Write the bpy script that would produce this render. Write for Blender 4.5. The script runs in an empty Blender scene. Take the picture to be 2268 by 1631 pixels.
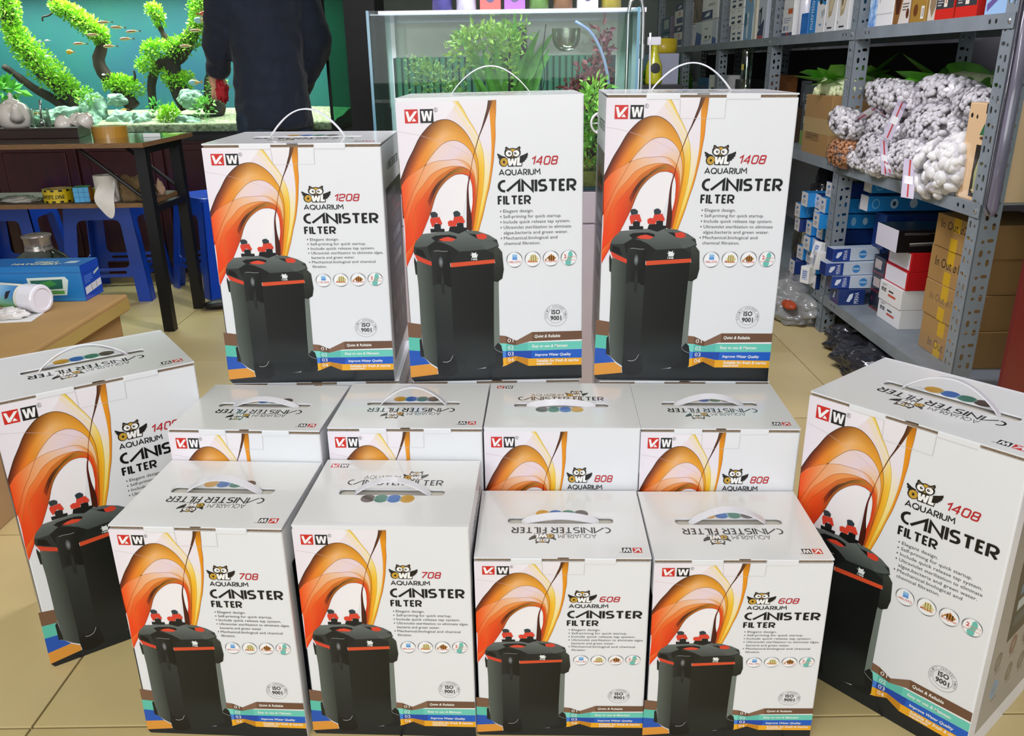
import bpy, bmesh, math, random
from mathutils import Vector, Matrix, noise
from mathutils.geometry import tessellate_polygon
random.seed(7)
sc = bpy.context.scene
COL = sc.collection
PI = math.pi
# ------------------------------------------------------------------ camera
PITCH, ROLL, CAMH = 0.354478571, -0.0147023973, 1.04815
F_ = Vector((0, math.cos(PITCH), -math.sin(PITCH))); R0 = Vector((1, 0, 0)); U0 = R0.cross(F_)
Rv = math.cos(ROLL) * R0 + math.sin(ROLL) * U0; Uv = -math.sin(ROLL) * R0 + math.cos(ROLL) * U0
cam = bpy.data.cameras.new('camera'); camo = bpy.data.objects.new('camera', cam); COL.objects.link(camo)
cam.sensor_fit = 'HORIZONTAL'; cam.sensor_width = 36.0; cam.lens = 36.0 * 1814.2187 / 2268; cam.clip_start = 0.02
camo.matrix_world = Matrix((( Rv.x, Uv.x, -F_.x, 0), (Rv.y, Uv.y, -F_.y, 0), (Rv.z, Uv.z, -F_.z, CAMH), (0, 0, 0, 1)))
sc.camera = camo
# ------------------------------------------------------------------ world, lights, exposure
w = bpy.data.worlds.new('world'); sc.world = w; w.use_nodes = True
w.node_tree.nodes['Background'].inputs[0].default_value = (0.86, 0.93, 1.0, 1); w.node_tree.nodes['Background'].inputs[1].default_value = 0.45
def area(name, loc, target, sx, sy, power, col=(1, 1, 1), spread=PI):
    l = bpy.data.lights.new(name, 'AREA'); l.shape = 'RECTANGLE'; l.size = sx; l.size_y = sy; l.energy = power; l.color = col; l.spread = spread
    o = bpy.data.objects.new(name, l); COL.objects.link(o); o.location = loc
    o.rotation_euler = (Vector(target) - Vector(loc)).to_track_quat('-Z', 'Y').to_euler(); return o
area('entrance_daylight', (-0.7, -2.4, 1.85), (0, 1.6, 0.35), 3.6, 2.0, 47, (0.95, 0.975, 1.0))
area('ceiling_tube_lamp', (-0.5, 0.3, 2.85), (-0.5, 0.6, 0), 0.25, 2.0, 13, (1.0, 0.99, 0.93))
area('tank_strip_lamp', (0.05, 2.45, 1.95), (0.12, 2.60, 0.7), 0.9, 0.12, 20, (0.90, 0.87, 1.0))
area('aquascape_lamp', (-2.0, 4.70, 1.60), (-2.0, 4.68, 0.7), 2.1, 0.20, 30, (0.96, 1.0, 0.92), 2.3)
area('aisle_tube_lamp', (0.2, 5.6, 2.8), (1.0, 5.4, 0.9), 0.2, 2.0, 5, (0.95, 1.0, 0.97))
sc.view_settings.view_transform = 'Standard'; sc.view_settings.look = 'None'; sc.view_settings.gamma = 1.0
sc.view_settings.use_curve_mapping = False; sc.view_settings.exposure = 0.82
# ------------------------------------------------------------------ helpers
def lin(c):
    if isinstance(c, str): c = [int(c[i:i + 2], 16) / 255 for i in (0, 2, 4)]
    return tuple((x / 12.92 if x <= 0.04045 else ((x + 0.055) / 1.055) ** 2.4) for x in c[:3])
MATS = {}; MATCOL = {}
def mat(name, col='808080', rough=0.5, metal=0.0, spec=0.5, noise_amt=0.0, noise_scale=8.0, bump=0.0, bump_scale=60.0, coat=0.0, emit=None, estr=0.0, sheen=0.0, col2=None, stretch=(1, 1, 1), trans=0.0):
    """procedural principled material: colour broken by noise, optional bump"""
    if name in MATS: return MATS[name]
    m = bpy.data.materials.new(name); m.use_nodes = True; nt = m.node_tree; b = nt.nodes['Principled BSDF']
    c = lin(col); b.inputs['Base Color'].default_value = (*c, 1); b.inputs['Roughness'].default_value = rough
    b.inputs['Metallic'].default_value = metal; b.inputs['Specular IOR Level'].default_value = spec
    b.inputs['Coat Weight'].default_value = coat; b.inputs['Coat Roughness'].default_value = 0.12
    b.inputs['Sheen Weight'].default_value = sheen
    if trans: b.inputs['Transmission Weight'].default_value = trans
    if emit: b.inputs['Emission Color'].default_value = (*lin(emit), 1); b.inputs['Emission Strength'].default_value = estr
    if noise_amt or col2 or bump:
        tc = nt.nodes.new('ShaderNodeTexCoord'); mp = nt.nodes.new('ShaderNodeMapping'); mp.inputs['Scale'].default_value = stretch
        nt.links.new(tc.outputs['Object'], mp.inputs[0])
    if noise_amt or col2:
        n = nt.nodes.new('ShaderNodeTexNoise'); n.inputs['Scale'].default_value = noise_scale; n.inputs['Detail'].default_value = 6
        nt.links.new(mp.outputs[0], n.inputs['Vector'])
        r = nt.nodes.new('ShaderNodeValToRGB'); nt.links.new(n.outputs['Fac'], r.inputs[0])
        c2 = lin(col2) if col2 else tuple(max(0, x * (1 - noise_amt)) for x in c)
        c1 = c if col2 else tuple(min(1, x * (1 + noise_amt)) for x in c)
        r.color_ramp.elements[0].position = 0.32; r.color_ramp.elements[1].position = 0.68
        r.color_ramp.elements[0].color = (*c2, 1); r.color_ramp.elements[1].color = (*c1, 1)
        nt.links.new(r.outputs[0], b.inputs['Base Color'])
    if bump:
        n2 = nt.nodes.new('ShaderNodeTexNoise'); n2.inputs['Scale'].default_value = bump_scale; n2.inputs['Detail'].default_value = 4
        nt.links.new(mp.outputs[0], n2.inputs['Vector'])
        bp = nt.nodes.new('ShaderNodeBump'); bp.inputs['Strength'].default_value = bump; bp.inputs['Distance'].default_value = 0.01
        nt.links.new(n2.outputs['Fac'], bp.inputs['Height']); nt.links.new(bp.outputs[0], b.inputs['Normal'])
    MATS[name] = m; MATCOL[m.name] = col; return m
def vcol_mat(name, rough=0.35, coat=0.0, spec=0.5):
    if name in MATS: return MATS[name]
    m = bpy.data.materials.new(name); m.use_nodes = True; nt = m.node_tree; b = nt.nodes['Principled BSDF']
    a = nt.nodes.new('ShaderNodeVertexColor'); a.layer_name = 'Col'; nt.links.new(a.outputs[0], b.inputs['Base Color'])
    b.inputs['Roughness'].default_value = rough; b.inputs['Coat Weight'].default_value = coat; b.inputs['Coat Roughness'].default_value = 0.1
    b.inputs['Specular IOR Level'].default_value = spec
    MATS[name] = m; return m
def glass_mat(name, tint='ffffff', refl=0.12, rough=0.02, fk=0.4):
    """thin pane: mostly clear, some mirror reflection growing to grazing angles"""
    if name in MATS: return MATS[name]
    m = bpy.data.materials.new(name); m.use_nodes = True; nt = m.node_tree; nt.nodes.clear()
    out = nt.nodes.new('ShaderNodeOutputMaterial'); mx = nt.nodes.new('ShaderNodeMixShader'); t = nt.nodes.new('ShaderNodeBsdfTransparent'); g = nt.nodes.new('ShaderNodeBsdfGlossy')
    t.inputs[0].default_value = (*lin(tint), 1); g.inputs['Roughness'].default_value = rough
    lw = nt.nodes.new('ShaderNodeFresnel'); lw.inputs[0].default_value = 1.45
    ad = nt.nodes.new('ShaderNodeMath'); ad.operation = 'MULTIPLY_ADD'; ad.inputs[1].default_value = fk; ad.inputs[2].default_value = refl; ad.use_clamp = True
    nt.links.new(lw.outputs[0], ad.inputs[0]); nt.links.new(ad.outputs[0], mx.inputs[0]); nt.links.new(t.outputs[0], mx.inputs[1]); nt.links.new(g.outputs[0], mx.inputs[2]); nt.links.new(mx.outputs[0], out.inputs[0])
    MATS[name] = m; return m
def tag(o, label=None, cat=None, group=None, kind=None):
    if label: o['label'] = label
    if cat: o['category'] = cat
    if group: o['group'] = group
    if kind: o['kind'] = kind
    return o
def empty(name, loc=(0, 0, 0), rz=0, label=None, cat=None, group=None):
    o = bpy.data.objects.new(name, None); COL.objects.link(o); o.location = loc; o.rotation_euler = (0, 0, rz); o.empty_display_size = 0.05
    return tag(o, label, cat, group)
def link(name, me, parent=None, loc=None, rot=None):
    o = bpy.data.objects.new(name, me); COL.objects.link(o)
    if parent: o.parent = parent
    if loc is not None: o.location = loc
    if rot is not None: o.rotation_euler = rot
    return o
def copy_tree(o, parent=None):
    c = o.copy(); COL.objects.link(c); c.parent = parent
    for ch in o.children: copy_tree(ch, c)
    return c
class MB:
    """collects faces, builds ONE mesh"""
    def __init__(s): s.v = []; s.f = []; s.m = []; s.sm = []; s.c = []; s.cm = 0; s.smooth = False; s.col = None
    def add(s, vs, fs, M=None):
        b = len(s.v)
        for p in vs:
            p = Vector(p); s.v.append(tuple(M @ p if M else p))
        for f in fs: s.f.append(tuple(b + i for i in f)); s.m.append(s.cm); s.sm.append(s.smooth); s.c.append(s.col)
    def box(s, x0, y0, z0, x1, y1, z1, M=None):
        s.add([(x0, y0, z0), (x1, y0, z0), (x1, y1, z0), (x0, y1, z0), (x0, y0, z1), (x1, y0, z1), (x1, y1, z1), (x0, y1, z1)],
              [(0, 3, 2, 1), (4, 5, 6, 7), (0, 1, 5, 4), (1, 2, 6, 5), (2, 3, 7, 6), (3, 0, 4, 7)], M)
    def prism(s, pts, z0, z1, M=None, holes=()):
        """pts ccw 2D outline extruded along z, with optional holes"""
        loops = [list(pts)] + [list(h) for h in holes]; allp = [p for l in loops for p in l]; n = len(allp)
        tris = tessellate_polygon([[Vector((p[0], p[1], 0)) for p in l] for l in loops])
        vs = [(p[0], p[1], z0) for p in allp] + [(p[0], p[1], z1) for p in allp]; fs = []
        for t in tris:
            a, b, c = t; ar = (allp[b][0] - allp[a][0]) * (allp[c][1] - allp[a][1]) - (allp[c][0] - allp[a][0]) * (allp[b][1] - allp[a][1])
            if ar < 0: t = (t[0], t[2], t[1])
            fs.append(tuple(n + i for i in t)); fs.append((t[0], t[2], t[1]))
        b = 0
        for l in loops:
            k = len(l)
            for i in range(k): j = (i + 1) % k; fs.append((b + i, b + j, n + b + j, n + b + i))
            b += k
        s.add(vs, fs, M)
    def lathe(s, prof, n=20, M=None, cap=True):
        vs = []; fs = []; k = len(prof)
        for i in range(n):
            a = 2 * PI * i / n
            for r, z in prof: vs.append((r * math.cos(a), r * math.sin(a), z))
        for i in range(n):
            j = (i + 1) % n
            for q in range(k - 1): fs.append((i * k + q, j * k + q, j * k + q + 1, i * k + q + 1))
        if cap:
            if prof[0][0] > 1e-6: fs.append(tuple(i * k for i in range(n))[::-1])
            if prof[-1][0] > 1e-6: fs.append(tuple(i * k + k - 1 for i in range(n)))
        s.add(vs, fs, M)
    def cyl(s, p, q, r, n=12, r2=None):
        p = Vector(p); q = Vector(q); d = q - p; M = Matrix.Translation(p) @ d.to_track_quat('Z', 'Y').to_matrix().to_4x4()
        s.lathe([(r, 0), (r if r2 is None else r2, d.length)], n, M)
    def tube(s, pts, r, n=8, closed=False, flat=None):
        """sweep; r number or list; flat=(a,b) half-widths of a strap section along normal/binormal"""
        pts = [Vector(p) for p in pts]; k = len(pts); vs = []; fs = []; up = None
        for i, p in enumerate(pts):
            t = (pts[min(i + 1, k - 1)] - pts[max(i - 1, 0)]).normalized()
            if up is None:
                up = Vector((0, 0, 1)) if abs(t.z) < 0.9 else Vector((1, 0, 0))
            b = t.cross(up).normalized(); up = b.cross(t).normalized(); rr = r[i] if isinstance(r, (list, tuple)) else r
            for q in range(n):
                a = 2 * PI * (q + 0.5) / n
                if flat: vs.append(p + up * flat[0] * (1 if math.sin(a) > 0 else -1) * (1 if n == 4 else abs(math.sin(a))) + b * flat[1] * (1 if math.cos(a) > 0 else -1))
                else: vs.append(p + up * rr * math.sin(a) + b * rr * math.cos(a))
        for i in range(k - 1):
            for q in range(n):
                q2 = (q + 1) % n; fs.append((i * n + q, i * n + q2, (i + 1) * n + q2, (i + 1) * n + q))
        fs.append(tuple(range(n))[::-1]); fs.append(tuple((k - 1) * n + q for q in range(n)))
        s.add(vs, fs)
    def sphere(s, c, r, n=12, k=7, sq=(1, 1, 1), M=None):
        T = Matrix.Translation(c) @ Matrix.Diagonal((r * sq[0], r * sq[1], r * sq[2], 1)); T = M @ T if M else T
        prof = [(math.sin(PI * i / (k - 1)), -math.cos(PI * i / (k - 1))) for i in range(k)]; prof[0] = (0.0, -1); prof[-1] = (0.0, 1)
        s.lathe(prof, n, T, cap=False)
    def build(s, name, mats, parent=None, loc=None, rot=None, bevel=0, weld=False):
        me = bpy.data.meshes.new(name); me.from_pydata(s.v, [], s.f)
        if not isinstance(mats, (list, tuple)): mats = [mats]
        for m in mats: me.materials.append(m)
        me.polygons.foreach_set('material_index', s.m); me.polygons.foreach_set('use_smooth', s.sm)
        if any(c is not None for c in s.c):
            at = me.color_attributes.new('Col', 'FLOAT_COLOR', 'CORNER'); buf = []
            for f, c in zip(s.f, s.c):
                if c and isinstance(c[0], tuple):
                    for q in c: buf += [*q, 1.0]
                else: buf += [*(c or (0.5, 0.5, 0.5)), 1.0] * len(f)
            at.data.foreach_set('color', buf)
        if weld or bevel or True:
            bm = bmesh.new(); bm.from_mesh(me)
            if weld: bmesh.ops.remove_doubles(bm, verts=bm.verts, dist=1e-5)
            if bevel: bmesh.ops.bevel(bm, geom=[e for e in bm.edges if len(e.link_faces) == 2 and e.calc_face_angle(0) > 0.7], offset=bevel, segments=2, affect='EDGES', profile=0.5)
            bm.to_mesh(me); bm.free()
        me.update(); return link(name, me, parent, loc, rot)
def rrect(x0, y0, x1, y1, r, n=4):
    pts = []
    for cx, cy, a0 in ((x1 - r, y1 - r, 0), (x0 + r, y1 - r, PI / 2), (x0 + r, y0 + r, PI), (x1 - r, y0 + r, 1.5 * PI)):
        for i in range(n + 1): a = a0 + PI / 2 * i / n; pts.append((cx + r * math.cos(a), cy + r * math.sin(a)))
    return pts
def catmull(P, n):
    P = [Vector((*p, 0)) if len(p) == 2 else Vector(p) for p in P]; Q = [P[0] * 2 - P[1]] + P + [P[-1] * 2 - P[-2]]; L = [0.0]
    for a, b in zip(P, P[1:]): L.append(L[-1] + (b - a).length)
    out = []
    for i in range(n):
        d = L[-1] * i / (n - 1); k = 0
        while k < len(P) - 2 and L[k + 1] < d: k += 1
        t = (d - L[k]) / max(1e-9, L[k + 1] - L[k]); a, b, c, e = Q[k:k + 4]
        out.append(0.5 * ((2 * b) + (-a + c) * t + (2 * a - 5 * b + 4 * c - e) * t * t + (-a + 3 * b - 3 * c + e) * t ** 3))
    return out
def round_poly(P, r, closed=False, n=5):
    P = [Vector((*p, 0)) for p in P]; k = len(P); out = []
    for i, p in enumerate(P):
        if not closed and i in (0, k - 1): out.append(p); continue
        a = P[i - 1] - p; b = P[(i + 1) % k] - p; rr = min(r, a.length * 0.499, b.length * 0.499); a = p + a.normalized() * rr; b = p + b.normalized() * rr
        for j in range(n + 1): t = j / n; out.append((1 - t) ** 2 * a + 2 * t * (1 - t) * p + t * t * b)
    if closed: out.append(out[0].copy())
    return out
def arc(cx, cy, rx, ry, a0, a1, n=10):
    return [(cx + rx * math.cos(math.radians(a0 + (a1 - a0) * i / n)), cy + ry * math.sin(math.radians(a0 + (a1 - a0) * i / n))) for i in range(n + 1)]
TEXT_CACHE = {}
def text_mesh(s, bold=0.0, shear=0.0, res=2):
    key = (s, bold, shear)
    if key in TEXT_CACHE: return TEXT_CACHE[key]
    cu = bpy.data.curves.new('lettering', 'FONT'); cu.body = s; cu.offset = bold; cu.shear = shear; cu.resolution_u = res; cu.size = 1
    ob = bpy.data.objects.new('lettering', cu); me = bpy.data.meshes.new_from_object(ob)
    vs = [tuple(v.co) for v in me.vertices]; fs = [tuple(p.vertices) for p in me.polygons]
    bpy.data.objects.remove(ob); bpy.data.curves.remove(cu); bpy.data.meshes.remove(me)
    xs = [v[0] for v in vs] or [0]; ys = [v[1] for v in vs] or [0]; r = (vs, fs, min(xs), max(xs), min(ys), max(ys)); TEXT_CACHE[key] = r; return r
class Art:
    """flat print: coloured pieces in a 0..1000 x 0..1000 frame (v downwards), stacked in hair-thin layers"""
    def __init__(s): s.v = []; s.f = []; s.c = []; s.M = None
    def _p(s, x, y): return s.M(x, y) if s.M else (x, y)
    def raw(s, pts, fs, cols, L):
        b = len(s.v)
        for p in pts: q = s._p(p[0], p[1]); s.v.append((q[0], q[1], L))
        for f in fs:
            s.f.append(tuple(b + i for i in f)); s.c.append([cols[i] for i in f] if isinstance(cols, list) else [cols] * len(f))
    def poly(s, pts, col, L=1):
        tr = tessellate_polygon([[Vector((p[0], p[1], 0)) for p in pts]])
        s.raw(pts, tr, [lin(c) for c in col] if isinstance(col, list) else lin(col), L)
    def strip(s, A, B, colfn, L=1, n=40, k=4):
        A = catmull(A, n); B = catmull(B, n); pts = []; cols = []; fs = []
        for i in range(n):
            for j in range(k + 1):
                e = j / k; p = A[i].lerp(B[i], e); pts.append((p.x, p.y)); cols.append(lin(colfn(i / (n - 1), e)))
        for i in range(n - 1):
            for j in range(k): a = i * (k + 1) + j; fs.append((a, a + 1, a + k + 2, a + k + 1))
        s.raw(pts, fs, cols, L)
    def stroke(s, P, w, col, L=2, T=None):
        """polyline of width w with mitred joints; T maps local glyph coordinates to the frame"""
        P = [Vector((p[0], p[1])) for p in P]; k = len(P); closed = (P[0] - P[-1]).length < 1e-6; l = []; r = []
        for i in range(k):
            a = (P[i] - P[i - 1]) if i else ((P[0] - P[-2]) if closed else (P[1] - P[0])); b = (P[i + 1] - P[i]) if i < k - 1 else ((P[1] - P[0]) if closed else (P[-1] - P[-2]))
            a = a.normalized() if a.length else b.normalized(); b = b.normalized() if b.length else a
            n = Vector((-a.y - b.y, a.x + b.x)); n = n.normalized() if n.length > 1e-6 else Vector((-a.y, a.x)); c = max(0.45, n.dot(Vector((-a.y, a.x))))
            l.append(P[i] + n * w / 2 / c); r.append(P[i] - n * w / 2 / c)
        pts = [(p.x, p.y) for q in zip(l, r) for p in q]
        if T: pts = [T(*p) for p in pts]
        s.raw(pts, [(2 * i, 2 * i + 1, 2 * i + 3, 2 * i + 2) for i in range(k - 1)], lin(col), L)
    def ell(s, cx, cy, rx, ry, col, L=2, n=24, col2=None):
        pts = [(cx, cy)] + [(cx + rx * math.cos(2 * PI * i / n), cy + ry * math.sin(2 * PI * i / n)) for i in range(n)]
        s.raw(pts, [(0, 1 + i, 1 + (i + 1) % n) for i in range(n)], [lin(col2 or col)] + [lin(col)] * n, L)
    def ring(s, cx, cy, rx, ry, wx, wy, col, L=2, n=32, colfn=None):
        pts = []; cols = []
        for i in range(n):
            a = 2 * PI * i / n; pts += [(cx + rx * math.cos(a), cy + ry * math.sin(a)), (cx + (rx - wx) * math.cos(a), cy + (ry - wy) * math.sin(a))]; c = lin(colfn(a) if colfn else col); cols += [c, c]
        s.raw(pts, [(2 * i, 2 * i + 1, (2 * i + 3) % (2 * n), (2 * i + 2) % (2 * n)) for i in range(n)], cols, L)
    def text(s, t, x0, y0, x1, y1, col, L=3, bold=0.0, shear=0.0, T=None, res=2):
        """lettering fitted to a box (y0 top, y1 bottom); x1=None keeps natural width at an aspect of 1"""
        vs, fs, a, b, c, d = text_mesh(t, bold, shear, res); kx = (x1 - x0) / max(1e-6, b - a); ky = (y1 - y0) / max(1e-6, d - c)
        pts = [(x0 + (v[0] - a) * kx, y1 - (v[1] - c) * ky) for v in vs]
        if T: pts = [T(*p) for p in pts]
        s.raw(pts, fs, lin(col), L)
    def mesh(s, name, fn, material):
        """fn(x,y,layer)->3D point"""
        me = bpy.data.meshes.new(name); me.from_pydata([fn(*p) for p in s.v], [], s.f); me.materials.append(material)
        at = me.color_attributes.new('Col', 'FLOAT_COLOR', 'CORNER'); buf = []
        for c in s.c:
            for q in c: buf += [*q, 1.0]
        at.data.foreach_set('color', buf); me.update(); return me
PRINT = vcol_mat('printed_card', 0.36, 0.10, 0.35)
LIDP = vcol_mat('lid_sheet', 0.26, 0.55, 0.5)
LAY = 0.00003
# ------------------------------------------------------------------ the room
TX, TY = 0.634, 0.6222
tile_m = [mat('floor_tile_%d' % i, c, 0.38, noise_amt=0.07, noise_scale=3.5, bump=0.02, bump_scale=30, coat=0.15) for i, c in enumerate(('cdb982', 'c8b47d', 'd1bd88'))]
mb = MB(); mb.box(-4.2, -3.2, -0.08, 2.6, 8.6, -0.006); floor = tag(mb.build('floor', mat('grout', '6f6450', 0.9)), kind='structure')
mb = MB(); g = 0.002; mb.box(g, g, -0.02, TX - g, TY - g, 0.0); t0 = mb.build('floor_tile', tile_m[0], floor, bevel=0.0012); tmes = []
for m in tile_m:
    me = t0.data.copy(); me.materials.clear(); me.materials.append(m); tmes.append(me)
first = True
for i in range(-5, 6):
    for j in range(-2, 12):
        x = -0.828 + i * TX; y = 1.100 + j * TY
        if x < -4.1 or x > 2.3 or y > 8.2: continue
        o = t0 if first else t0.copy()
        if not first: COL.objects.link(o)
        first = False; o.parent = floor; o.location = (x, y, 0); o.data = tmes[random.randrange(3)]
wallm = mat('painted_wall', 'c9c4d0', 0.85, noise_amt=0.05, noise_scale=2, bump=0.05, bump_scale=80)
def struct(name, m, *boxes):
    mb = MB()
    for b in boxes: mb.box(*b)
    return tag(mb.build(name, m), kind='structure')
struct('wall_right', wallm, (1.80, -3.2, 0, 1.92, 8.6, 3.0))
struct('wall_back', mat('far_wall', '8e9890', 0.9, noise_amt=0.1, noise_scale=3), (-4.2, 8.5, 0, 2.6, 8.62, 3.0))
struct('wall_left', wallm, (-4.2, -3.2, 0, -4.08, 8.6, 3.0))
struct('ceiling', mat('ceiling_paint', 'd8d8d4', 0.9, noise_amt=0.03), (-4.2, -3.2, 3.0, 2.6, 8.62, 3.1))
struct('baseboard_right', mat('dark_skirting', '4a4038', 0.6), (1.785, -3.2, 0, 1.80, 8.5, 0.09))
SW={'OUT':[(0,254),(22,223),(48,189),(79,156),(113,118),(149,91),(185,71),(221,61),(258,58),(291,62),(326,75),(356,93),(381,115),(400,138),(412,158),(421,181),(427,204),(428,233),(425,269),(417,307),(407,349),(396,394),(383,434)],
'SEC':[(0,390),(26,351),(61,300),(92,265),(118,234),(140,208),(162,186),(193,164),(224,145),(256,132),(289,127),(317,128),(346,136),(371,149),(392,166),(406,187),(416,210),(420,239),(418,269),(410,307),(402,349),(391,394),(380,434)],
'T1':[(2,276),(38,247),(93,223),(145,206),(196,195),(243,192),(300,190),(343,194),(378,210),(399,230),(409,257),(410,286)],
'T2':[(6,439),(37,369),(76,309),(126,270),(167,240),(217,222),(264,214),(302,212),(345,215),(380,228),(401,248),(411,275),(411,307),(405,346),(392,388),(380,431)],
'T3':[(1,513),(61,459),(61,369),(115,314),(160,279),(201,249),(247,231),(293,218),(336,215),(365,222),(390,239),(403,269),(404,313),(397,346),(388,388),(378,431)],
'OL1':[(141,329),(167,296),(202,267),(239,249),(266,234),(303,221),(331,216),(360,221),(383,236)],
'OL2':[(152,347),(186,299),(222,269),(258,249),(295,238),(333,234),(362,236),(382,248)],
'INN':[(2,560),(40,513),(102,441),(158,364),(166,350),(183,320),(205,293),(236,269),(268,252),(300,241),(333,239),(357,241),(377,251),(386,266),(391,286),(391,313),(388,343),(379,372)],
'HOL':[(374,253),(368,287),(368,313),(371,343),(378,372)],
'SPL':[(491,0),(483,27),(472,49),(453,86),(433,118),(414,155),(399,184),(386,219),(376,248),(365,275),(359,304),(356,343),(352,395),(350,431)],
'SPR':[(517,0),(498,32),(478,63),(457,92),(437,120),(418,156),(403,184),(390,219),(382,249),(372,278),(370,304),(372,343),(381,388),(378,437)],
'YEL':[(331,0),(358,27),(384,58),(411,86),(433,115),(445,138),(455,163),(460,192),(460,227),(455,265),(446,304),(431,349),(413,400),(396,440)],
'RIL':[(517,0),(499,35),(501,75),(503,114),(503,152),(499,192),(490,236),(480,271),(465,310),(447,355),(427,397),(409,438)],
'RIR':[(534,-1),(531,38),(526,75),(525,117),(518,157),(511,198),(500,239),(486,283),(467,325),(445,379),(415,440)],
'LIN':[(5,94),(113,107),(247,134),(325,155),(388,178)]}
CN={'side':[(61,537),(146,556),(147,632),(147,636),(145,752),(146,886),(146,946),(107,929),(70,906),(60,800),(61,706),(61,637),(58,592)],
'mid':[(146,625),(252,631),(249,635),(246,799),(247,894),(198,919),(146,886),(145,752),(147,636)],
'front':[(242,563),(503,553),(495,620),(493,633),(485,796),(484,870),(496,940),(393,954),(267,966),(247,894),(246,799),(249,635)],
'strip':[(494,623),(521,620),(520,633),(516,858),(485,871),(485,796),(493,633)],
'foot':[(146,886),(156,905),(176,917),(198,920),(227,909),(240,894),(255,897),(267,967),(233,980),(181,983),(147,973),(143,944)],
'footrim':[(176,921),(198,923),(220,916),(237,898),(240,900),(224,920),(199,926),(178,924)],
'foot2':[(484,871),(506,853),(525,863),(532,887),(534,940),(525,951),(481,956),(429,952),(457,938),(495,928)],
'foot2rim':[(484,871),(498,880),(521,888),(530,889),(531,892),(520,891),(495,883),(484,874)],
'foot3':[(47,836),(60,828),(71,906),(47,899)],
'lid':[(49,516),(46,504),(50,486),(63,468),(102,443),(147,441),(259,434),(339,433),(409,437),(474,452),(518,470),(528,492),(502,501),(506,540),(252,549),(149,545),(141,542)],
'fl':[(50,488),(63,468),(102,443),(140,441),(171,468),(123,488),(70,490)],
'fc':[(171,468),(140,442),(255,435),(305,444),(339,435),(361,448),(416,468),(448,503),(304,509),(260,489),(217,476)],
'fr':[(416,468),(489,468),(527,487),(500,496),(462,503),(448,503)],
'fr2':[(339,433),(409,437),(474,453),(514,470),(416,468),(361,448)],
'fd':[(123,488),(171,470),(217,476),(260,489),(304,509),(252,548),(149,544)],
'ff':[(304,509),(448,503),(506,521),(506,539),(252,548)],
'rec':[(63,494),(99,502),(117,530),(59,514)],
'red1':[(50,514),(98,530),(144,543),(144,558),(103,548),(63,536)],
'red2':[(251,549),(507,539),(499,553),(252,565)],
'lat':[(147,502),(177,499),(219,501),(257,511),(256,518),(248,529),(250,638),(231,636),(205,620),(180,618),(149,633),(144,628),(144,525)],
'lathi':[(146,506),(147,502),(177,499),(219,501),(257,511),(256,514),(220,506),(177,503)],
'lat2':[(497,503),(521,494),(545,514),(552,577),(542,610),(515,622),(495,621),(495,557),(504,554)],
'lat3':[(48,524),(61,546),(63,592),(49,587),(45,540)],
'tbase':[(148,425),(226,426),(227,436),(149,439)],
'tneck':[(165,408),(208,408),(206,427),(171,428)],
'tred':[(151,388),(202,384),(216,408),(209,412),(182,404),(159,421),(149,399)],
'those':[(151,371),(162,366),(179,366),(193,373),(192,384),(157,387)],
'uhose':[(279,370),(290,365),(304,364),(319,372),(318,382),(284,387)],
'ured':[(282,386),(327,382),(343,402),(336,408),(301,405),(289,419),(250,417),(246,403),(259,397),(278,398)],
'uneck':[(298,407),(333,405),(334,423),(353,424),(353,432),(305,445),(250,435),(257,419),(296,418)],
'pit':[(150,457),(172,450),(214,448),(256,448),(288,453),(294,459),(272,468),(230,471),(171,469)],
'dome':[(190,465),(215,458),(243,455),(272,460),(286,464),(266,471),(216,470)],
'ktri':[(362,446),(403,448),(408,463)],
'knob':[(401,449),(438,445),(460,452),(462,462),(442,467),(409,464)],
'owl':[(375,526),(364,518),(374,522),(373,512),(381,515),(393,515),(398,511),(400,522),(408,518),(402,532),(372,532)]}
BN={'brL':[[(-16,767),(61,775),(61,829),(-16,824)]],
'teL':[[(-16,824),(61,829),(50,879),(-17,875)]],
'blL':[[(-17,875),(50,879),(47,899),(72,908),(101,930),(-18,937)]],
'orL':[[(-18,937),(99,931),(143,951),(143,972),(-18,983)]],
'br':[[(504,824),(553,828),(554,857),(503,855)],[(553,828),(614,847),(611,865),(554,857)],[(614,847),(707,815),(707,851),(692,851),(611,865)],[(707,815),(998,814),(999,847),(707,851)]],
'te':[[(503,855),(554,857),(552,887),(506,884)],[(554,857),(611,865),(680,855),(679,887),(552,887)],[(680,855),(999,854),(999,884),(679,887)]],
'bl':[[(506,884),(552,887),(550,912),(510,917)],[(552,887),(707,887),(701,920),(611,907),(550,912)],[(707,887),(999,885),(998,919),(701,920)]],
'go':[[(510,917),(550,912),(553,943),(514,948)],[(550,912),(611,907),(612,925),(553,943)],[(611,907),(683,918),(682,947),(612,925)],[(683,918),(998,919),(998,947),(682,947)]],
'wh':[[(692,851),(999,847),(998,852),(682,855)]],
'fl':[[(0,1000),(-18,983),(143,972),(283,963),(429,952),(532,947),(553,943),(612,925),(682,947),(998,947),(1000,1000)]]}
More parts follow.
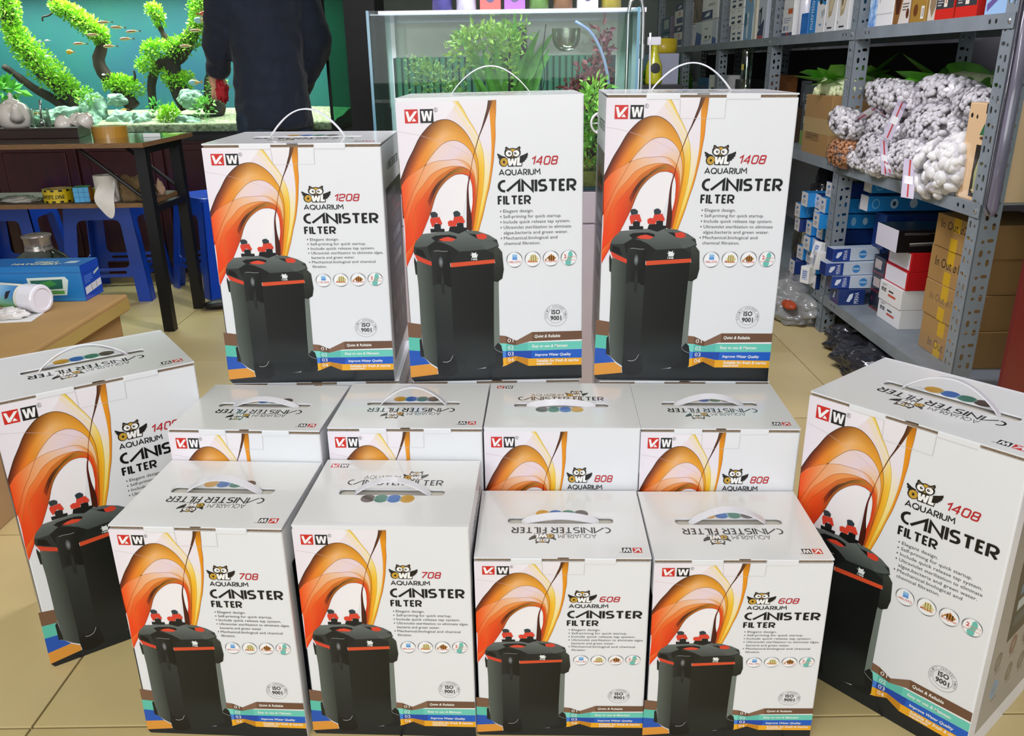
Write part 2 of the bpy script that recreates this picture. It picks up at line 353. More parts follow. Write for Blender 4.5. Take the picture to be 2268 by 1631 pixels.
# ------------------------------------------------------------------ printed artwork of the filter cartons
def hx(c): return tuple(int(c[i:i + 2], 16) / 255 for i in (0, 2, 4)) if isinstance(c, str) else c
def mixc(a, b, t): a = hx(a); b = hx(b); t = max(0, min(1, t)); return tuple(x + (y - x) * t for x, y in zip(a, b))
def ramp(t, *st):
    for (t0, c0), (t1, c1) in zip(st, st[1:]):
        if t <= t1: return mixc(c0, c1, (t - t0) / max(1e-6, t1 - t0))
    return hx(st[-1][1])
def RO(*p, r=0.25, closed=False): return [(q.x, q.y) for q in round_poly(p, r, closed)]
GL = {  # wide geometric capitals as centre-line strokes: (advance, [strokes])
 'C': (0.54, [[(0.54, 1)] + [(0.44, 1)] + arc(0.44, 0.5, 0.44, 0.5, 90, 270, 14) + [(0.52, 0)]]),
 'A': (0.90, [[(-0.16, 0), (0.90, 1.0), (0.90, -0.08)]]),
 'N': (0.86, [[(0, -0.08), (0, 1.0), (0.86, 0.0), (0.86, 1.08)]]), 'I': (0.0, [[(0, -0.08), (0, 1.08)]]),
 'S': (0.56, [[(0.56, 1), (0.24, 1)] + arc(0.24, 0.75, 0.24, 0.25, 90, 270, 8) + [(0.33, 0.5)] + arc(0.33, 0.25, 0.24, 0.25, 90, -90, 8) + [(-0.02, 0)]]),
 'T': (0.64, [[(0, 1), (0.64, 1)], [(0.32, 1), (0.32, -0.08)]]), 'E': (0.38, [[(0, -0.08), (0, 1.08)], [(0, 1), (0.40, 1)], [(0, 0.5), (0.34, 0.5)], [(0, 0), (0.40, 0)]]),
 'R': (0.64, [[(0, -0.08), (0, 1.08)], [(-0.05, 1), (0.34, 1)] + arc(0.34, 0.7, 0.28, 0.3, 90, -90, 8) + [(0.16, 0.4)], [(0.20, 0.44), (0.62, -0.06)]]),
 'F': (0.36, [[(0, -0.08), (0, 1.08)], [(0, 1), (0.38, 1)], [(0, 0.5), (0.34, 0.5)]]), 'L': (0.34, [[(0, 1.08), (0, -0.08)], [(0, 0), (0.36, 0)]]),
 'a': (0.92, [[(0, 0), (0.46, 1), (0.92, 0)], [(0.17, 0.3), (0.75, 0.3)]]), 'Q': (1.0, [arc(0.5, 0.5, 0.5, 0.5, 0, 360, 24), [(0.58, 0.24), (0.9, -0.04)]]),
 'U': (0.72, [[(0, 1), (0, 0.36)] + arc(0.36, 0.36, 0.36, 0.36, 180, 360, 10) + [(0.72, 1)]]), 'M': (0.95, [[(0, 0), (0.06, 1), (0.475, 0.42), (0.89, 1), (0.95, 0)]]),
 '0': (0.8, [RO((0, 0), (0.8, 0), (0.8, 1), (0, 1), closed=True)]), '8': (0.8, [RO((0.02, 0.5), (0.78, 0.5), (0.78, 1), (0.02, 1), r=0.2, closed=True), RO((0, 0), (0.8, 0), (0.8, 0.5), (0, 0.5), r=0.2, closed=True)]),
 '1': (0.42, [[(0, 0.72), (0.42, 1), (0.42, 0)]]), '4': (0.85, [[(0.85, 0.3), (0, 0.3), (0.66, 1.0)], [(0.66, 1.08), (0.66, -0.08)]]),
 '2': (0.8, [RO((0, 0.75), (0, 1), (0.8, 1), (0.8, 0.52), (0, 0.46), (0, 0), (0.8, 0), r=0.22)]), '7': (0.8, [[(0, 1), (0.8, 1), (0.25, 0)]]),
 '6': (0.8, [RO((0.8, 1), (0, 1), (0, 0), (0.8, 0), (0.8, 0.52), (0.09, 0.52), r=0.25)])}
def lettering(art, s, x0, y0, x1, y1, wd, col, L, gap=0.26, shear=0.0, T=None):
    """stroke capitals fitted to a box"""
    x = 0; out = []
    for ch in s:
        if ch == ' ': x += 0.35; continue
        adv, st = GL[ch]
        for q in st: out.append([(p[0] + x + shear * p[1], p[1]) for p in q])
        x += adv + gap
    W_ = x - gap + shear + wd
    def M(px, py):
        q = (x0 + (px + wd / 2) / W_ * (x1 - x0), y1 - (py * (1 - wd) + wd / 2) * (y1 - y0)) ; return T(*q) if T else q
    for k, q in enumerate(out): art.stroke(q, wd, col, L + 0.12 * k, M)
def kw_logo(a, x0, y0, x1, y1, L, T=None, faint=False):
    t = T or (lambda x, y: (x, y)); w = x1 - x0; sq = w * 0.40; sx = lambda f: x0 + f * w; h = y1 - y0; top = y0 + h * 0.12
    P = lambda *p: [t(*q) for q in p]
    def at(xo, f, g): return (xo + f * sq, top + g * (y1 - top))
    a.poly(P(at(x0, 0, 0), at(x0, 1, 0), at(x0, 1, 1), at(x0, 0, 1)), 'cf2a20', L)
    b = x0 + w * 0.465
    a.poly(P(at(b, 0, 0), at(b, 1, 0), at(b, 1, 1), at(b, 0, 1)), '1c1a1a', L)
    a.poly(P(at(x0, .08, .14), at(x0, .27, .14), at(x0, .38, .58), at(x0, .74, .14), at(x0, .97, .14), at(x0, .40, .88), at(x0, .24, .88)), 'f4f2f2', L + 1)
    a.poly(P(at(x0, .52, .86), at(x0, .68, .62), at(x0, .86, .86)), 'f4f2f2', L + 1)
    for q in ([(.08, .14), (.26, .14), (.32, .6), (.42, .14), (.58, .14), (.68, .6), (.75, .14), (.93, .14), (.79, .86), (.60, .86), (.5, .42), (.40, .86), (.21, .86)],):
        a.poly(P(*[at(b, *z) for z in q]), 'f4f2f2', L + 1)
    cx, cy, r = sx(0.945), y0 + h * 0.18, w * 0.055
    k = h / w if T is None else h / w
    cc = arc(cx, cy, r, r * (1.0 if k > 0.6 else 1.0) * h / (w * 0.44), 0, 360, 20); a.stroke(cc, w * 0.008, '555050', L, t)
    ry = r * h / (w * 0.44)
    a.text('R', cx - r * 0.42, cy - ry * 0.55, cx + r * 0.45, cy + ry * 0.55, '555050', L + 1, T=T)
def owl_logo(a, x0, y0, x1, y1, L, T=None):
    t = lambda x, y: ((T or (lambda p, q: (p, q)))(x0 + (x1 - x0) * x / 1000, y0 + (y1 - y0) * y / 1000)); P = lambda p: [t(*q) for q in p]
    blk = '17120f'
    def el(cx, cy, rx, ry, col, l, n=24): a.poly(P([(cx + rx * math.cos(2 * PI * i / n), cy + ry * math.sin(2 * PI * i / n)) for i in range(n)]), col, l)
    a.poly(P([(12, 330), (60, 375), (150, 460), (270, 510), (270, 700), (40, 640), (75, 600), (5, 530), (45, 500), (0, 420)]), blk, L)
    a.poly(P([(985, 330), (900, 400), (730, 500), (720, 830), (800, 790), (830, 820), (840, 770), (890, 760), (885, 700), (945, 660), (930, 610), (985, 560), (970, 500), (998, 440)]), blk, L)
    a.poly(P([(235, 250), (265, 150), (265, 60), (300, 10), (400, 120), (500, 80), (610, 120), (730, 0), (760, 90), (735, 190), (760, 270), (755, 400), (690, 520), (560, 590), (430, 590), (300, 530), (235, 400)]), blk, L + 1)
    a.poly(P([(285, 190), (305, 90), (400, 170), (470, 250), (360, 220)]), '6d5a44', L + 2); a.poly(P([(715, 190), (700, 80), (620, 160), (545, 250), (640, 225)]), '6d5a44', L + 2)
    a.poly(P([(425, 160), (500, 120), (585, 160), (500, 290)]), 'c79c33', L + 2)
    a.poly(P([(300, 380), (500, 300), (720, 370), (680, 500), (500, 560), (330, 500)]), '4a3a2a', L + 2)
    for cx, px in ((380, 400), (615, 590)):
        el(cx, 350, 102, 150, 'f6f4ef', L + 3); el(px, 345, 42, 62, '1a1512', L + 4, 16); el(px + 12, 325, 16, 24, 'f6f4ef', L + 5, 10)
    a.poly(P([(470, 460), (500, 430), (530, 460), (500, 545)]), 'a58a50', L + 4)
    el(205, 765, 150, 235, blk, L + 2); el(215, 765, 122, 200, 'c79c33', L + 3); el(215, 765, 36, 70, blk, L + 4, 14)
    a.poly(P([(320, 560), (790, 570), (800, 830), (815, 830), (795, 1000), (590, 1000), (560, 970), (540, 1000), (340, 1000), (325, 800)]), blk, L + 2)
    a.poly(P([(330, 590), (415, 590), (425, 770), (465, 600), (525, 600), (535, 770), (570, 590), (640, 590), (590, 950), (510, 950), (492, 800), (450, 950), (365, 950)]), 'f8f6f2', L + 4)
    a.poly(P([(650, 570), (730, 570), (715, 830), (785, 830), (778, 950), (625, 950)]), 'f8f6f2', L + 4)
SPECS = {'1408': ('140L/37G', 0), '1208': ('110L/29G', 1), '808': ('90L/24G', 1), '708': ('80L/21G', 1), '608': ('70L/18G', 1)}
def front_art(model):
    a = Art(); vol, alt = SPECS[model]; S = SW; strip0 = a.strip
    def deep(fn): return lambda s, e: tuple(max(0.0, c) ** g for c, g in zip(hx(fn(s, e)), (1.05, 1.28, 1.45)))
    def strip_(A_, B_, fn, L=1, n=40, k=4): strip0(A_, B_, deep(fn) if L > 2 else fn, L, n, k)
    a.strip = strip_
    pale = 'efe9f0'
    # tinted ground and swirl ribbons, back to front
    a.poly([(0, 0), (420, 0), (395, 160), (350, 330), (290, 480), (0, 560)], ['ece4ec', 'f3eff2', 'f1edf0', 'f4f0f0', 'f4f0f0', 'eae2ea'], 1)
    a.strip(S['YEL'], S['RIL'], lambda s, e: ramp(s, (0, 'eee9ec'), (0.35, 'ede4ea'), (0.55, mixc('f7e9b0', 'f0e0b8', e)), (0.8, 'f8d960'), (1, 'f3b63c')), 2)
    a.strip(S['OUT'][8:], S['YEL'], lambda s, e: ramp(s, (0, mixc('eee6ec', 'f3dc5a', max(0, e - 0.55) * 1.4)), (0.35, mixc('ede2e8', 'f6e7a0', e)), (0.55, mixc('f2c145', 'f5d155', e)), (1, mixc('ee8a28', 'f2b534', e))), 3, k=8)
    a.strip([(S['YEL'][0][0] - 34, S['YEL'][0][1]), (S['YEL'][1][0] - 30, S['YEL'][1][1]), (S['YEL'][3][0] - 22, S['YEL'][3][1]), (S['YEL'][5][0] - 8, S['YEL'][5][1])], S['YEL'][:6], lambda s, e: mixc('efe8ee', ramp(s, (0, 'f0d23e'), (1, 'f2dfa0')), e ** 1.5), 4)
    a.strip(S['OUT'], S['SEC'], lambda s, e: ramp(s, (0, mixc('4a2a1a', 'ef5f28', e * 1.6)), (0.14, mixc('5a351c', 'ee8a3a', e * 1.8)), (0.3, mixc('6b4a20', 'e9a650', e * 1.7)), (0.42, mixc('b98a3a', 'f0c49a', e * 1.6)), (0.55, mixc('d9a040', 'eeb868', e)), (0.7, 'eeb43c'), (1, 'ec7a28')), 5, k=8)
    a.strip(S['SEC'], S['T1'], lambda s, e: ramp(s, (0, 'f26a30'), (0.2, mixc('f2aa78', 'f3b489', e)), (0.4, 'eedcd8'), (0.6, 'ecdde6'), (0.8, 'f0c898'), (1, 'ef9a48')), 5)
    a.strip(S['T1'], S['T2'], lambda s, e: ramp(s, (0, 'f06530'), (0.25, 'f2ae84'), (0.45, 'f0ccb4'), (0.65, 'ecd9de'), (0.85, 'f0a868'), (1, 'ec7430')), 6)
    a.strip(S['T2'], S['T3'], lambda s, e: ramp(s, (0, 'ee5626'), (0.25, mixc('f1925a', 'ee7038', e)), (0.45, 'eea870'), (0.6, 'eab07a'), (0.75, 'ec8a48'), (1, 'd95c26')), 7)
    a.strip(S['T3'], S['INN'], lambda s, e: ramp(s, (0, mixc('f08a50', 'ee4f22', e)), (0.3, mixc('ee6a34', 'd9502a', e)), (0.5, mixc('d98a48', '8c6a34', e)), (0.62, mixc('e08848', 'c8803c', e)), (0.75, 'e8642c'), (1, 'c84a20')), 8)
    a.strip(S['OL1'], S['OL2'], lambda s, e: ramp(s, (0, 'a84a20'), (0.2, mixc('6a3518', '3d2a16', e)), (0.5, mixc('5f5326', '8a7236', e)), (0.8, 'b98a44'), (1, 'e07838')), 9)
    # inner white and loop hole
    strip0(S['INN'][-7:], S['HOL'], lambda s, e: hx('f2f1f1'), 10, n=14, k=1)
    a.strip(S['RIL'], S['RIR'], lambda s, e: ramp(s, (0, 'b8842c'), (0.12, 'eaa82e'), (0.5, mixc('f0b83e', 'e08a28', e)), (0.75, mixc('f3cf56', 'e09a2a', e)), (1, 'f0b036')), 9)
    a.strip(S['SPL'], S['SPR'], lambda s, e: ramp(s, (0, mixc('4a3a26', '8a6a30', e)), (0.25, '4a2a1a'), (0.5, 'b8802e'), (0.62, '6a2418'), (0.8, mixc('5a2a1a', '38201a', e)), (1, '4a2818')), 11, n=60)
    for nm, c, wd, l in (('OUT', '3a2414', 1.8, 10), ('SEC', '7a3a1a', 1.3, 10), ('T1', 'b8703c', 1.2, 10), ('T2', 'b5602c', 1.3, 10), ('T3', 'b5562a', 1.3, 10), ('INN', '6a3c20', 1.4, 10), ('YEL', 'c09028', 1.5, 10), ('RIR', 'a8641c', 1.8, 11), ('RIL', 'c8902c', 1.0, 11), ('LIN', 'cdb4b4', 1.0, 6)):
        q = catmull(S[nm], 50); q = q[:46] if nm == 'INN' else q
        a.stroke([(p.x, p.y) for p in q], wd, c, l)
    # ribbons, floor and coloured bands
    def bands(key, cols, L):
        for q, c in zip(BN[key], cols): a.poly(q, c, L)
    bands('fl', ['1d2124'], 4); bands('brL', ['7a5a44'], 3); bands('teL', ['5fc2ac'], 3); bands('blL', ['2557b4'], 3); bands('orL', ['e0983c'], 3)
    bands('br', ['82604a', '6d4c38', '83634d', '70503c'], 5); bands('te', ['7fd6c6', '5fbfb0', '6cccb8'], 5); bands('bl', ['4a86d8', '1d49a8', '1f5fc2'], 5); bands('go', ['f3b42a', 'e09a22', 'c8861e', 'f0ac26'], 6); bands('wh', ['f4f4f2'], 6)
    # the pictured filter
    C = CN
    cn = [('foot3', '1a1c1b'), ('lat3', '22261f'), ('side', None), ('mid', None), ('front', None), ('strip', '717a72'), ('foot', None), ('foot2', '14181a'), ('lid', '2c302e'), ('fl', None), ('fc', None), ('fr', '565c58'), ('fr2', '5c625e'), ('fd', '171918'), ('ff', '1d201e'), ('rec', '0b0c0b'),
          ('red1', 'd8452e'), ('red2', 'd9502c'), ('lat', None), ('lat2', None), ('tbase', '17191a'), ('tneck', '1a1c1e'), ('tred', 'd8402c'), ('those', '33393c'), ('pit', '151516'), ('dome', 'e04a34'), ('uneck', '121415'), ('uhose', '2c3a40'), ('ured', 'dc432e'), ('ktri', '161718'), ('knob', 'd9442e'), ('owl', 'e8ece8')]
    for q in ([C['foot'][0], C['foot'][6], C['foot'][7], C['foot'][10]], [C['foot2'][0], C['foot2'][2], C['foot2'][5], C['foot2'][7]], [C['side'][-1], C['front'][1], C['front'][3], C['mid'][3]]): a.poly(q, '1a1d1d', 8.5)
    for i, (nm, c) in enumerate(cn):
        P_ = C[nm]
        if nm == 'side': c = [mixc('5a615a', '2e332f', (p[0] - 60) / 100) for p in P_]
        elif nm == 'mid': c = [mixc('3a3f3b', '1d2021', (p[1] - 500) / 400) for p in P_]
        elif nm == 'front': c = [mixc('1a1c1a', '0d100f', (p[0] - 250) / 220) if p[1] < 850 else hx('1f2423') for p in P_]
        elif nm == 'foot': c = [mixc('2c3032', '0c0e0f', (p[1] - 850) / 80) for p in P_]
        elif nm in ('fl', 'fc'): c = [mixc('737a76', '2e3331', (p[1] - 420) / 130) for p in P_]
        elif nm == 'lat': c = [mixc('2a2d2c', '0d0f0e', abs(p[0] - 150) / 40) for p in P_]
        elif nm == 'lat2': c = [mixc('43493f', '1c1f1b', (p[1] - 470) / 130) for p in P_]
        a.poly(P_, c, 9 + i * 0.5 + (3 if i > 9 else 0))
    def mid(nm): q = C[nm]; h = len(q) // 2; return [((a_[0] + b_[0]) / 2, (a_[1] + b_[1]) / 2) for a_, b_ in zip(q[:h], q[::-1][:h])]
    for nm, c, wd in (('footrim', 'c4c8c4', 1.8), ('foot2rim', 'a8ae a6'.replace(' ', ''), 1.5), ('lathi', '8a908c', 2.2)):
        q = catmull(mid(nm), 12); a.stroke([(z.x, z.y) for z in q], wd, c, 27)
    cx = sum(p[0] for p in C['lat']) / len(C['lat']); a.ell(cx - 4, 545, 14, 22, '1c1f1e', 25, col2='8c9092'); a.ell(cx, 620, 10, 45, '1a1c1c', 25, col2='2c3032')
    a.text(model, 370, 534, 403, 541, 'e8ece8', 28, bold=0.02)
    # logo, model number, title
    kw_logo(a, 45, 17, 222, 68, 12)
    owl_logo(a, 532, 150, 700, 218, 12)
    nx = 865 if len(model) == 4 else 835
    lettering(a, model, 712, 184, nx, 215, 0.19, 'bb1c26', 13, gap=0.34, shear=0.26)
    lettering(a, 'aQUaRIUM', 538, 226, 766, 248, 0.19, '101010', 13, gap=0.26)
    lettering(a, 'CANISTER', 530, 261, 964, 306, 0.235, '101010', 13, gap=0.29)
    lettering(a, 'FILTER', 528, 315, 713, 348, 0.235, '101010', 13, gap=0.29)
    ln = ['Elegant design.', 'Self-priming for quick startup.', 'Include quick release tap system.'] + (['Ultraviolet sterilization to eliminate algae,', 'bacteria and green water.', 'Mechanical.biological and chemical', 'filtration.'] if alt else ['Ultraviolet sterilization to eliminate', 'algae,bacteria and green water.', 'Mechanical.biological and', 'chemical filtration.'])
    wd = [168, 323, 372] + ([420, 252, 372, 84] if alt else [377, 360, 300, 204])
    for i, (t, q) in enumerate(zip(ln, wd)):
        y = 370 + 19 * i; vs = text_mesh(t); d0 = 3.4 if any(ch in t for ch in 'gpqy') else 0
        a.text(t, 557, y - 6, 557 + q, y + 5 + d0, '4a4848', 13)
        if i not in (4, 6): a.poly([(540, y - 2.5), (546, y - 2.5), (546, y + 2), (540, y + 2)], '4a4848', 13)
    # four round badges
    for i, cx in enumerate((614, 717, 820, 921)):
        cy = 543 - i; a.ell(cx, cy, 43, 27, 'f4f4f4', 12); a.ring(cx, cy, 46, 29, 5, 3.2, None, 13, colfn=lambda q: mixc('6a6a6e', 'd8d8dc', 0.5 + 0.5 * math.sin(3 * q + 0.6)))
        if i == 0: a.poly([(602, 523), (629, 523), (629, 543), (602, 543)], ['a8d4f0', 'a8d4f0', '2f7fd0', '2f7fd0'], 14); a.text(vol, 581, 547, 648, 555, 'c8402c', 15, bold=0.015)
        if i == 1:
            a.poly([(695, 543), (710, 527), (728, 524), (740, 533), (752, 541), (738, 550), (722, 556), (708, 553)], 'd9cf96', 14)
            for x in (706, 718, 730): a.poly([(x, 528), (x + 5, 527), (x + 7, 554), (x + 2, 554)], '9a8a4a', 14.5)
            a.text('Marine', 688, 546, 746, 554, 'd2602e', 15, bold=0.02, shear=0.2)
        if i == 2:
            a.poly([(790, 545), (800, 536), (812, 531), (822, 524), (832, 531), (850, 538), (838, 549), (818, 550), (802, 541), (786, 552), (788, 536)], 'b87830', 14)
            for x in (808, 820, 832): a.poly([(x, 531), (x + 5, 530), (x + 5, 549), (x, 549)], '2c2018', 14.5)
            a.text('Tropical', 786, 547, 855, 556, 'd2502e', 15, bold=0.02, shear=0.2)
        if i == 3:
            a.ell(930, 530, 13, 14, '6cc0b4', 14); a.ell(918, 556, 17, 11, '6cc0b4', 14.2); a.poly([(920, 530), (940, 534), (932, 556), (906, 552)], '6cc0b4', 14.4)
            a.text('2', 894, 527, 908, 541, 'd2402e', 15, bold=0.03); a.text('years', 911, 534, 958, 543, 'd98a6a', 15); a.text('guarantee', 884, 545, 958, 553, 'd98a6a', 15)
    # quality seal
    for r_ in (66, 47): a.ring(846, 753, r_, r_ * 0.63, 1.6, 1.0, '8a8a8a', 12)
    a.text('ISO', 822, 731, 872, 749, '2c2a2a', 13, bold=0.025); a.text('9001', 815, 754, 878, 772, '2c2a2a', 13, bold=0.025)
    s_ = 'QUALITY ASSURED FIRM'
    for i, ch in enumerate(s_):
        if ch == ' ': continue
        th = math.radians(196 - i * 212 / (len(s_) - 1)); ca, sa = math.cos(th), math.sin(th)
        T = lambda x, y, ca=ca, sa=sa: (846 + (56 - y) * ca + x * sa, 753 - 0.63 * ((56 - y) * sa - x * ca))
        a.text(ch, -3.6, -5, 3.6, 5, '7a7878', 13, T=T)
    for t, x0, x1, y0, y1 in (('Quiet & Reliable', 721, 872, 825, 839), ('Easy to use & Maintain', 705, 915, 864, 878), ('Improve Water Quality', 723, 936, 898, 912), ('Suitable for fresh & marine', 731, 980, 921, 933), ('aquarium', 731, 822, 934, 946)):
        a.text(t, x0, y0, x1, y1, 'f6f4ee', 13, bold=0.02, shear=0.2)
    for t, y in (('01', 838), ('02', 866), ('03', 890), ('04', 914)): a.text(t, 563, y, 597, y + 15, 'f6f4ee', 13)
    return a
def lid_art():
    a = Art()                                   # reading orientation, v from the far edge down
    sl0 = 1000 * (1 - 0.525) - 4; sl1 = 1000 * (1 - 0.43) + 4
    for q in ((4, 4, 996, sl0), (4, sl1, 996, 960), (4, sl0, 174, sl1), (826, sl0, 996, sl1)): a.poly([(q[0], q[1]), (q[2], q[1]), (q[2], q[3]), (q[0], q[3])], 'e8e9e8', 0)
    kw_logo(a, 45, 60, 175, 136, 1)
    lettering(a, 'aQUaRIUM', 293, 264, 520, 324, 0.12, '1a1a1a', 1, gap=0.22); owl_logo(a, 530, 188, 692, 328, 1)
    lettering(a, 'CANISTER FILTER', 203, 332, 797, 420, 0.185, '101010', 2, gap=0.27)
    for i, c in enumerate(('5a4c44', '3f7f6a', '2f68b4', 'cf9c34')): a.ell(371 + i * 78, 622, 44, 57, c, 2 + i * 0.3, 24)
    for i in range(3): a.ell(410 + i * 78, 622, 6.5, 30, ('7f9a90', '7aa6c4', '93a489')[i], 4, 16)
    return a
def side_art(dark=True):
    a = Art()
    lettering(a, 'CANISTER FILTER', 250, 90, 900, 125, 0.15, '2c2a2a', 1, gap=0.28)
    a.poly([(120, 190), (1000, 190), (1000, 930), (120, 930)], ['202226', '15161a', '3a3c42', '33353c'] if dark else ['8a867e', '7a766e', '9c988e', 'a6a298'], 1)
    a.poly([(220, 215), (640, 215), (640, 245), (220, 245)], '8c8f90', 2)
    a.poly([(300, 280), (900, 270), (920, 340), (900, 640), (330, 650), (290, 400)], ['15181a', '1a1d20', '22282c', '262c30', '1c2226', '14171a'], 2)
    for i in range(5):
        y = 350 + i * 55; a.poly([(380, y), (840, y - 5), (835, y + 32), (385, y + 36)], ('3a4c58', '9fb4bc', '4a6a88', 'a8b6b4', '35464e')[i], 3)
    a.poly([(430, 262), (560, 255), (570, 290), (430, 296)], 'a8382a', 3); a.poly([(350, 318), (860, 308), (860, 322), (350, 332)], 'a8402c', 3)
    for i, (x, y) in enumerate(((260, 700), (480, 690), (700, 700), (860, 690), (300, 810), (520, 800), (730, 810))):
        a.ell(x, y, 55, 34, ('6a6258', '6a3a30', '5c5a54', '4c4e4c', '7aa4cc', '66604f', '5a564c')[i], 2, 12, col2='8c877c')
        a.poly([(x - 20, y + 40), (x + 70, y + 38), (x + 70, y + 42), (x - 20, y + 44)], '5a564e', 2)
    return a
# ------------------------------------------------------------------ the filter cartons
DIM = {'608': (0.2699, 0.2094, 0.3447), '708': (0.269, 0.218, 0.4014), '808': (0.2702, 0.2107, 0.4605), '1208': (0.3207, 0.2811, 0.4601), '1408': (0.3327, 0.2491, 0.5354), 'base': (0.332, 0.25, 0.4605)}
card = mat('white_card', 'e8e9eb', 0.34, noise_amt=0.012, noise_scale=4, coat=0.18)
kraft = mat('corrugated_edge', '86725c', 0.9, noise_amt=0.25, noise_scale=300)
inner = mat('card_inside', 'cfcac0', 0.8)
strapm = mat('white_plastic', 'e6e5ea', 0.25, coat=0.3)
LIDM = {}; FRONTM = {}; SIDEM = {}
def front_mesh(model):
    k = '808' if model == 'base' else model
    if model not in FRONTM:
        W, D, H = DIM[model]; FRONTM[model] = front_art(k).mesh('front_print', lambda x, y, L: (x / 1000 * W - W / 2, -0.0002 - L * LAY, (1 - y / 1000) * (H - 0.007)), PRINT)
    return FRONTM[model]
def lid_meshes(model, flip):
    key = (model, flip)
    if key in LIDM: return LIDM[key]
    W, D, H = DIM[model]
    mb = MB(); sl = rrect(-0.32 * W, 0.475 * D, 0.32 * W, 0.57 * D, 0.007)[::-1]; e = 0.0015
    if flip: out = [(-W / 2, 0.0), (W / 2, 0.0), (W / 2, D)] + [(0.03 * W + 0.0, D)] + [(q[0], q[1]) for q in arc(0, D, 0.03 * W, 0.008, 0, -180, 8)] + [(-W / 2, D)]
    else: out = [(-W / 2, e)] + [(q[0], q[1]) for q in arc(0.005 * W, e, 0.032 * W, 0.009, 180, 0, 8)] + [(W / 2, e), (W / 2, D), (-W / 2, D)]
    if flip: sl = rrect(-0.32 * W, 0.43 * D, 0.32 * W, 0.525 * D, 0.007)[::-1]
    mb.prism(out, H - 0.0028, H, holes=[sl]); lid = mb.build('lid', card); COL.objects.unlink(lid)
    f = (lambda x, y, L: ((x / 1000 - 0.5) * W, (1 - y / 1000) * D, H + 0.0001 + L * LAY)) if flip else (lambda x, y, L: ((0.5 - x / 1000) * W, (y / 1000) * D, H + 0.0001 + L * LAY))
    lp = lid_art().mesh('lid_print', f, LIDP)
    LIDM[key] = (lid.data, lp); return LIDM[key]
def side_mesh(model, sgn):
    if (model, sgn) not in SIDEM:
        W, D, H = DIM[model]
        f = (lambda x, y, L: (W / 2 + 0.0002 + L * LAY, x / 1000 * D, (1 - y / 1000) * H)) if sgn > 0 else (lambda x, y, L: (-W / 2 - 0.0002 - L * LAY, (1 - x / 1000) * D, (1 - y / 1000) * H))
        SIDEM[(model, sgn)] = side_art(model != '1408').mesh('side_print', f, PRINT)
    return SIDEM[(model, sgn)]
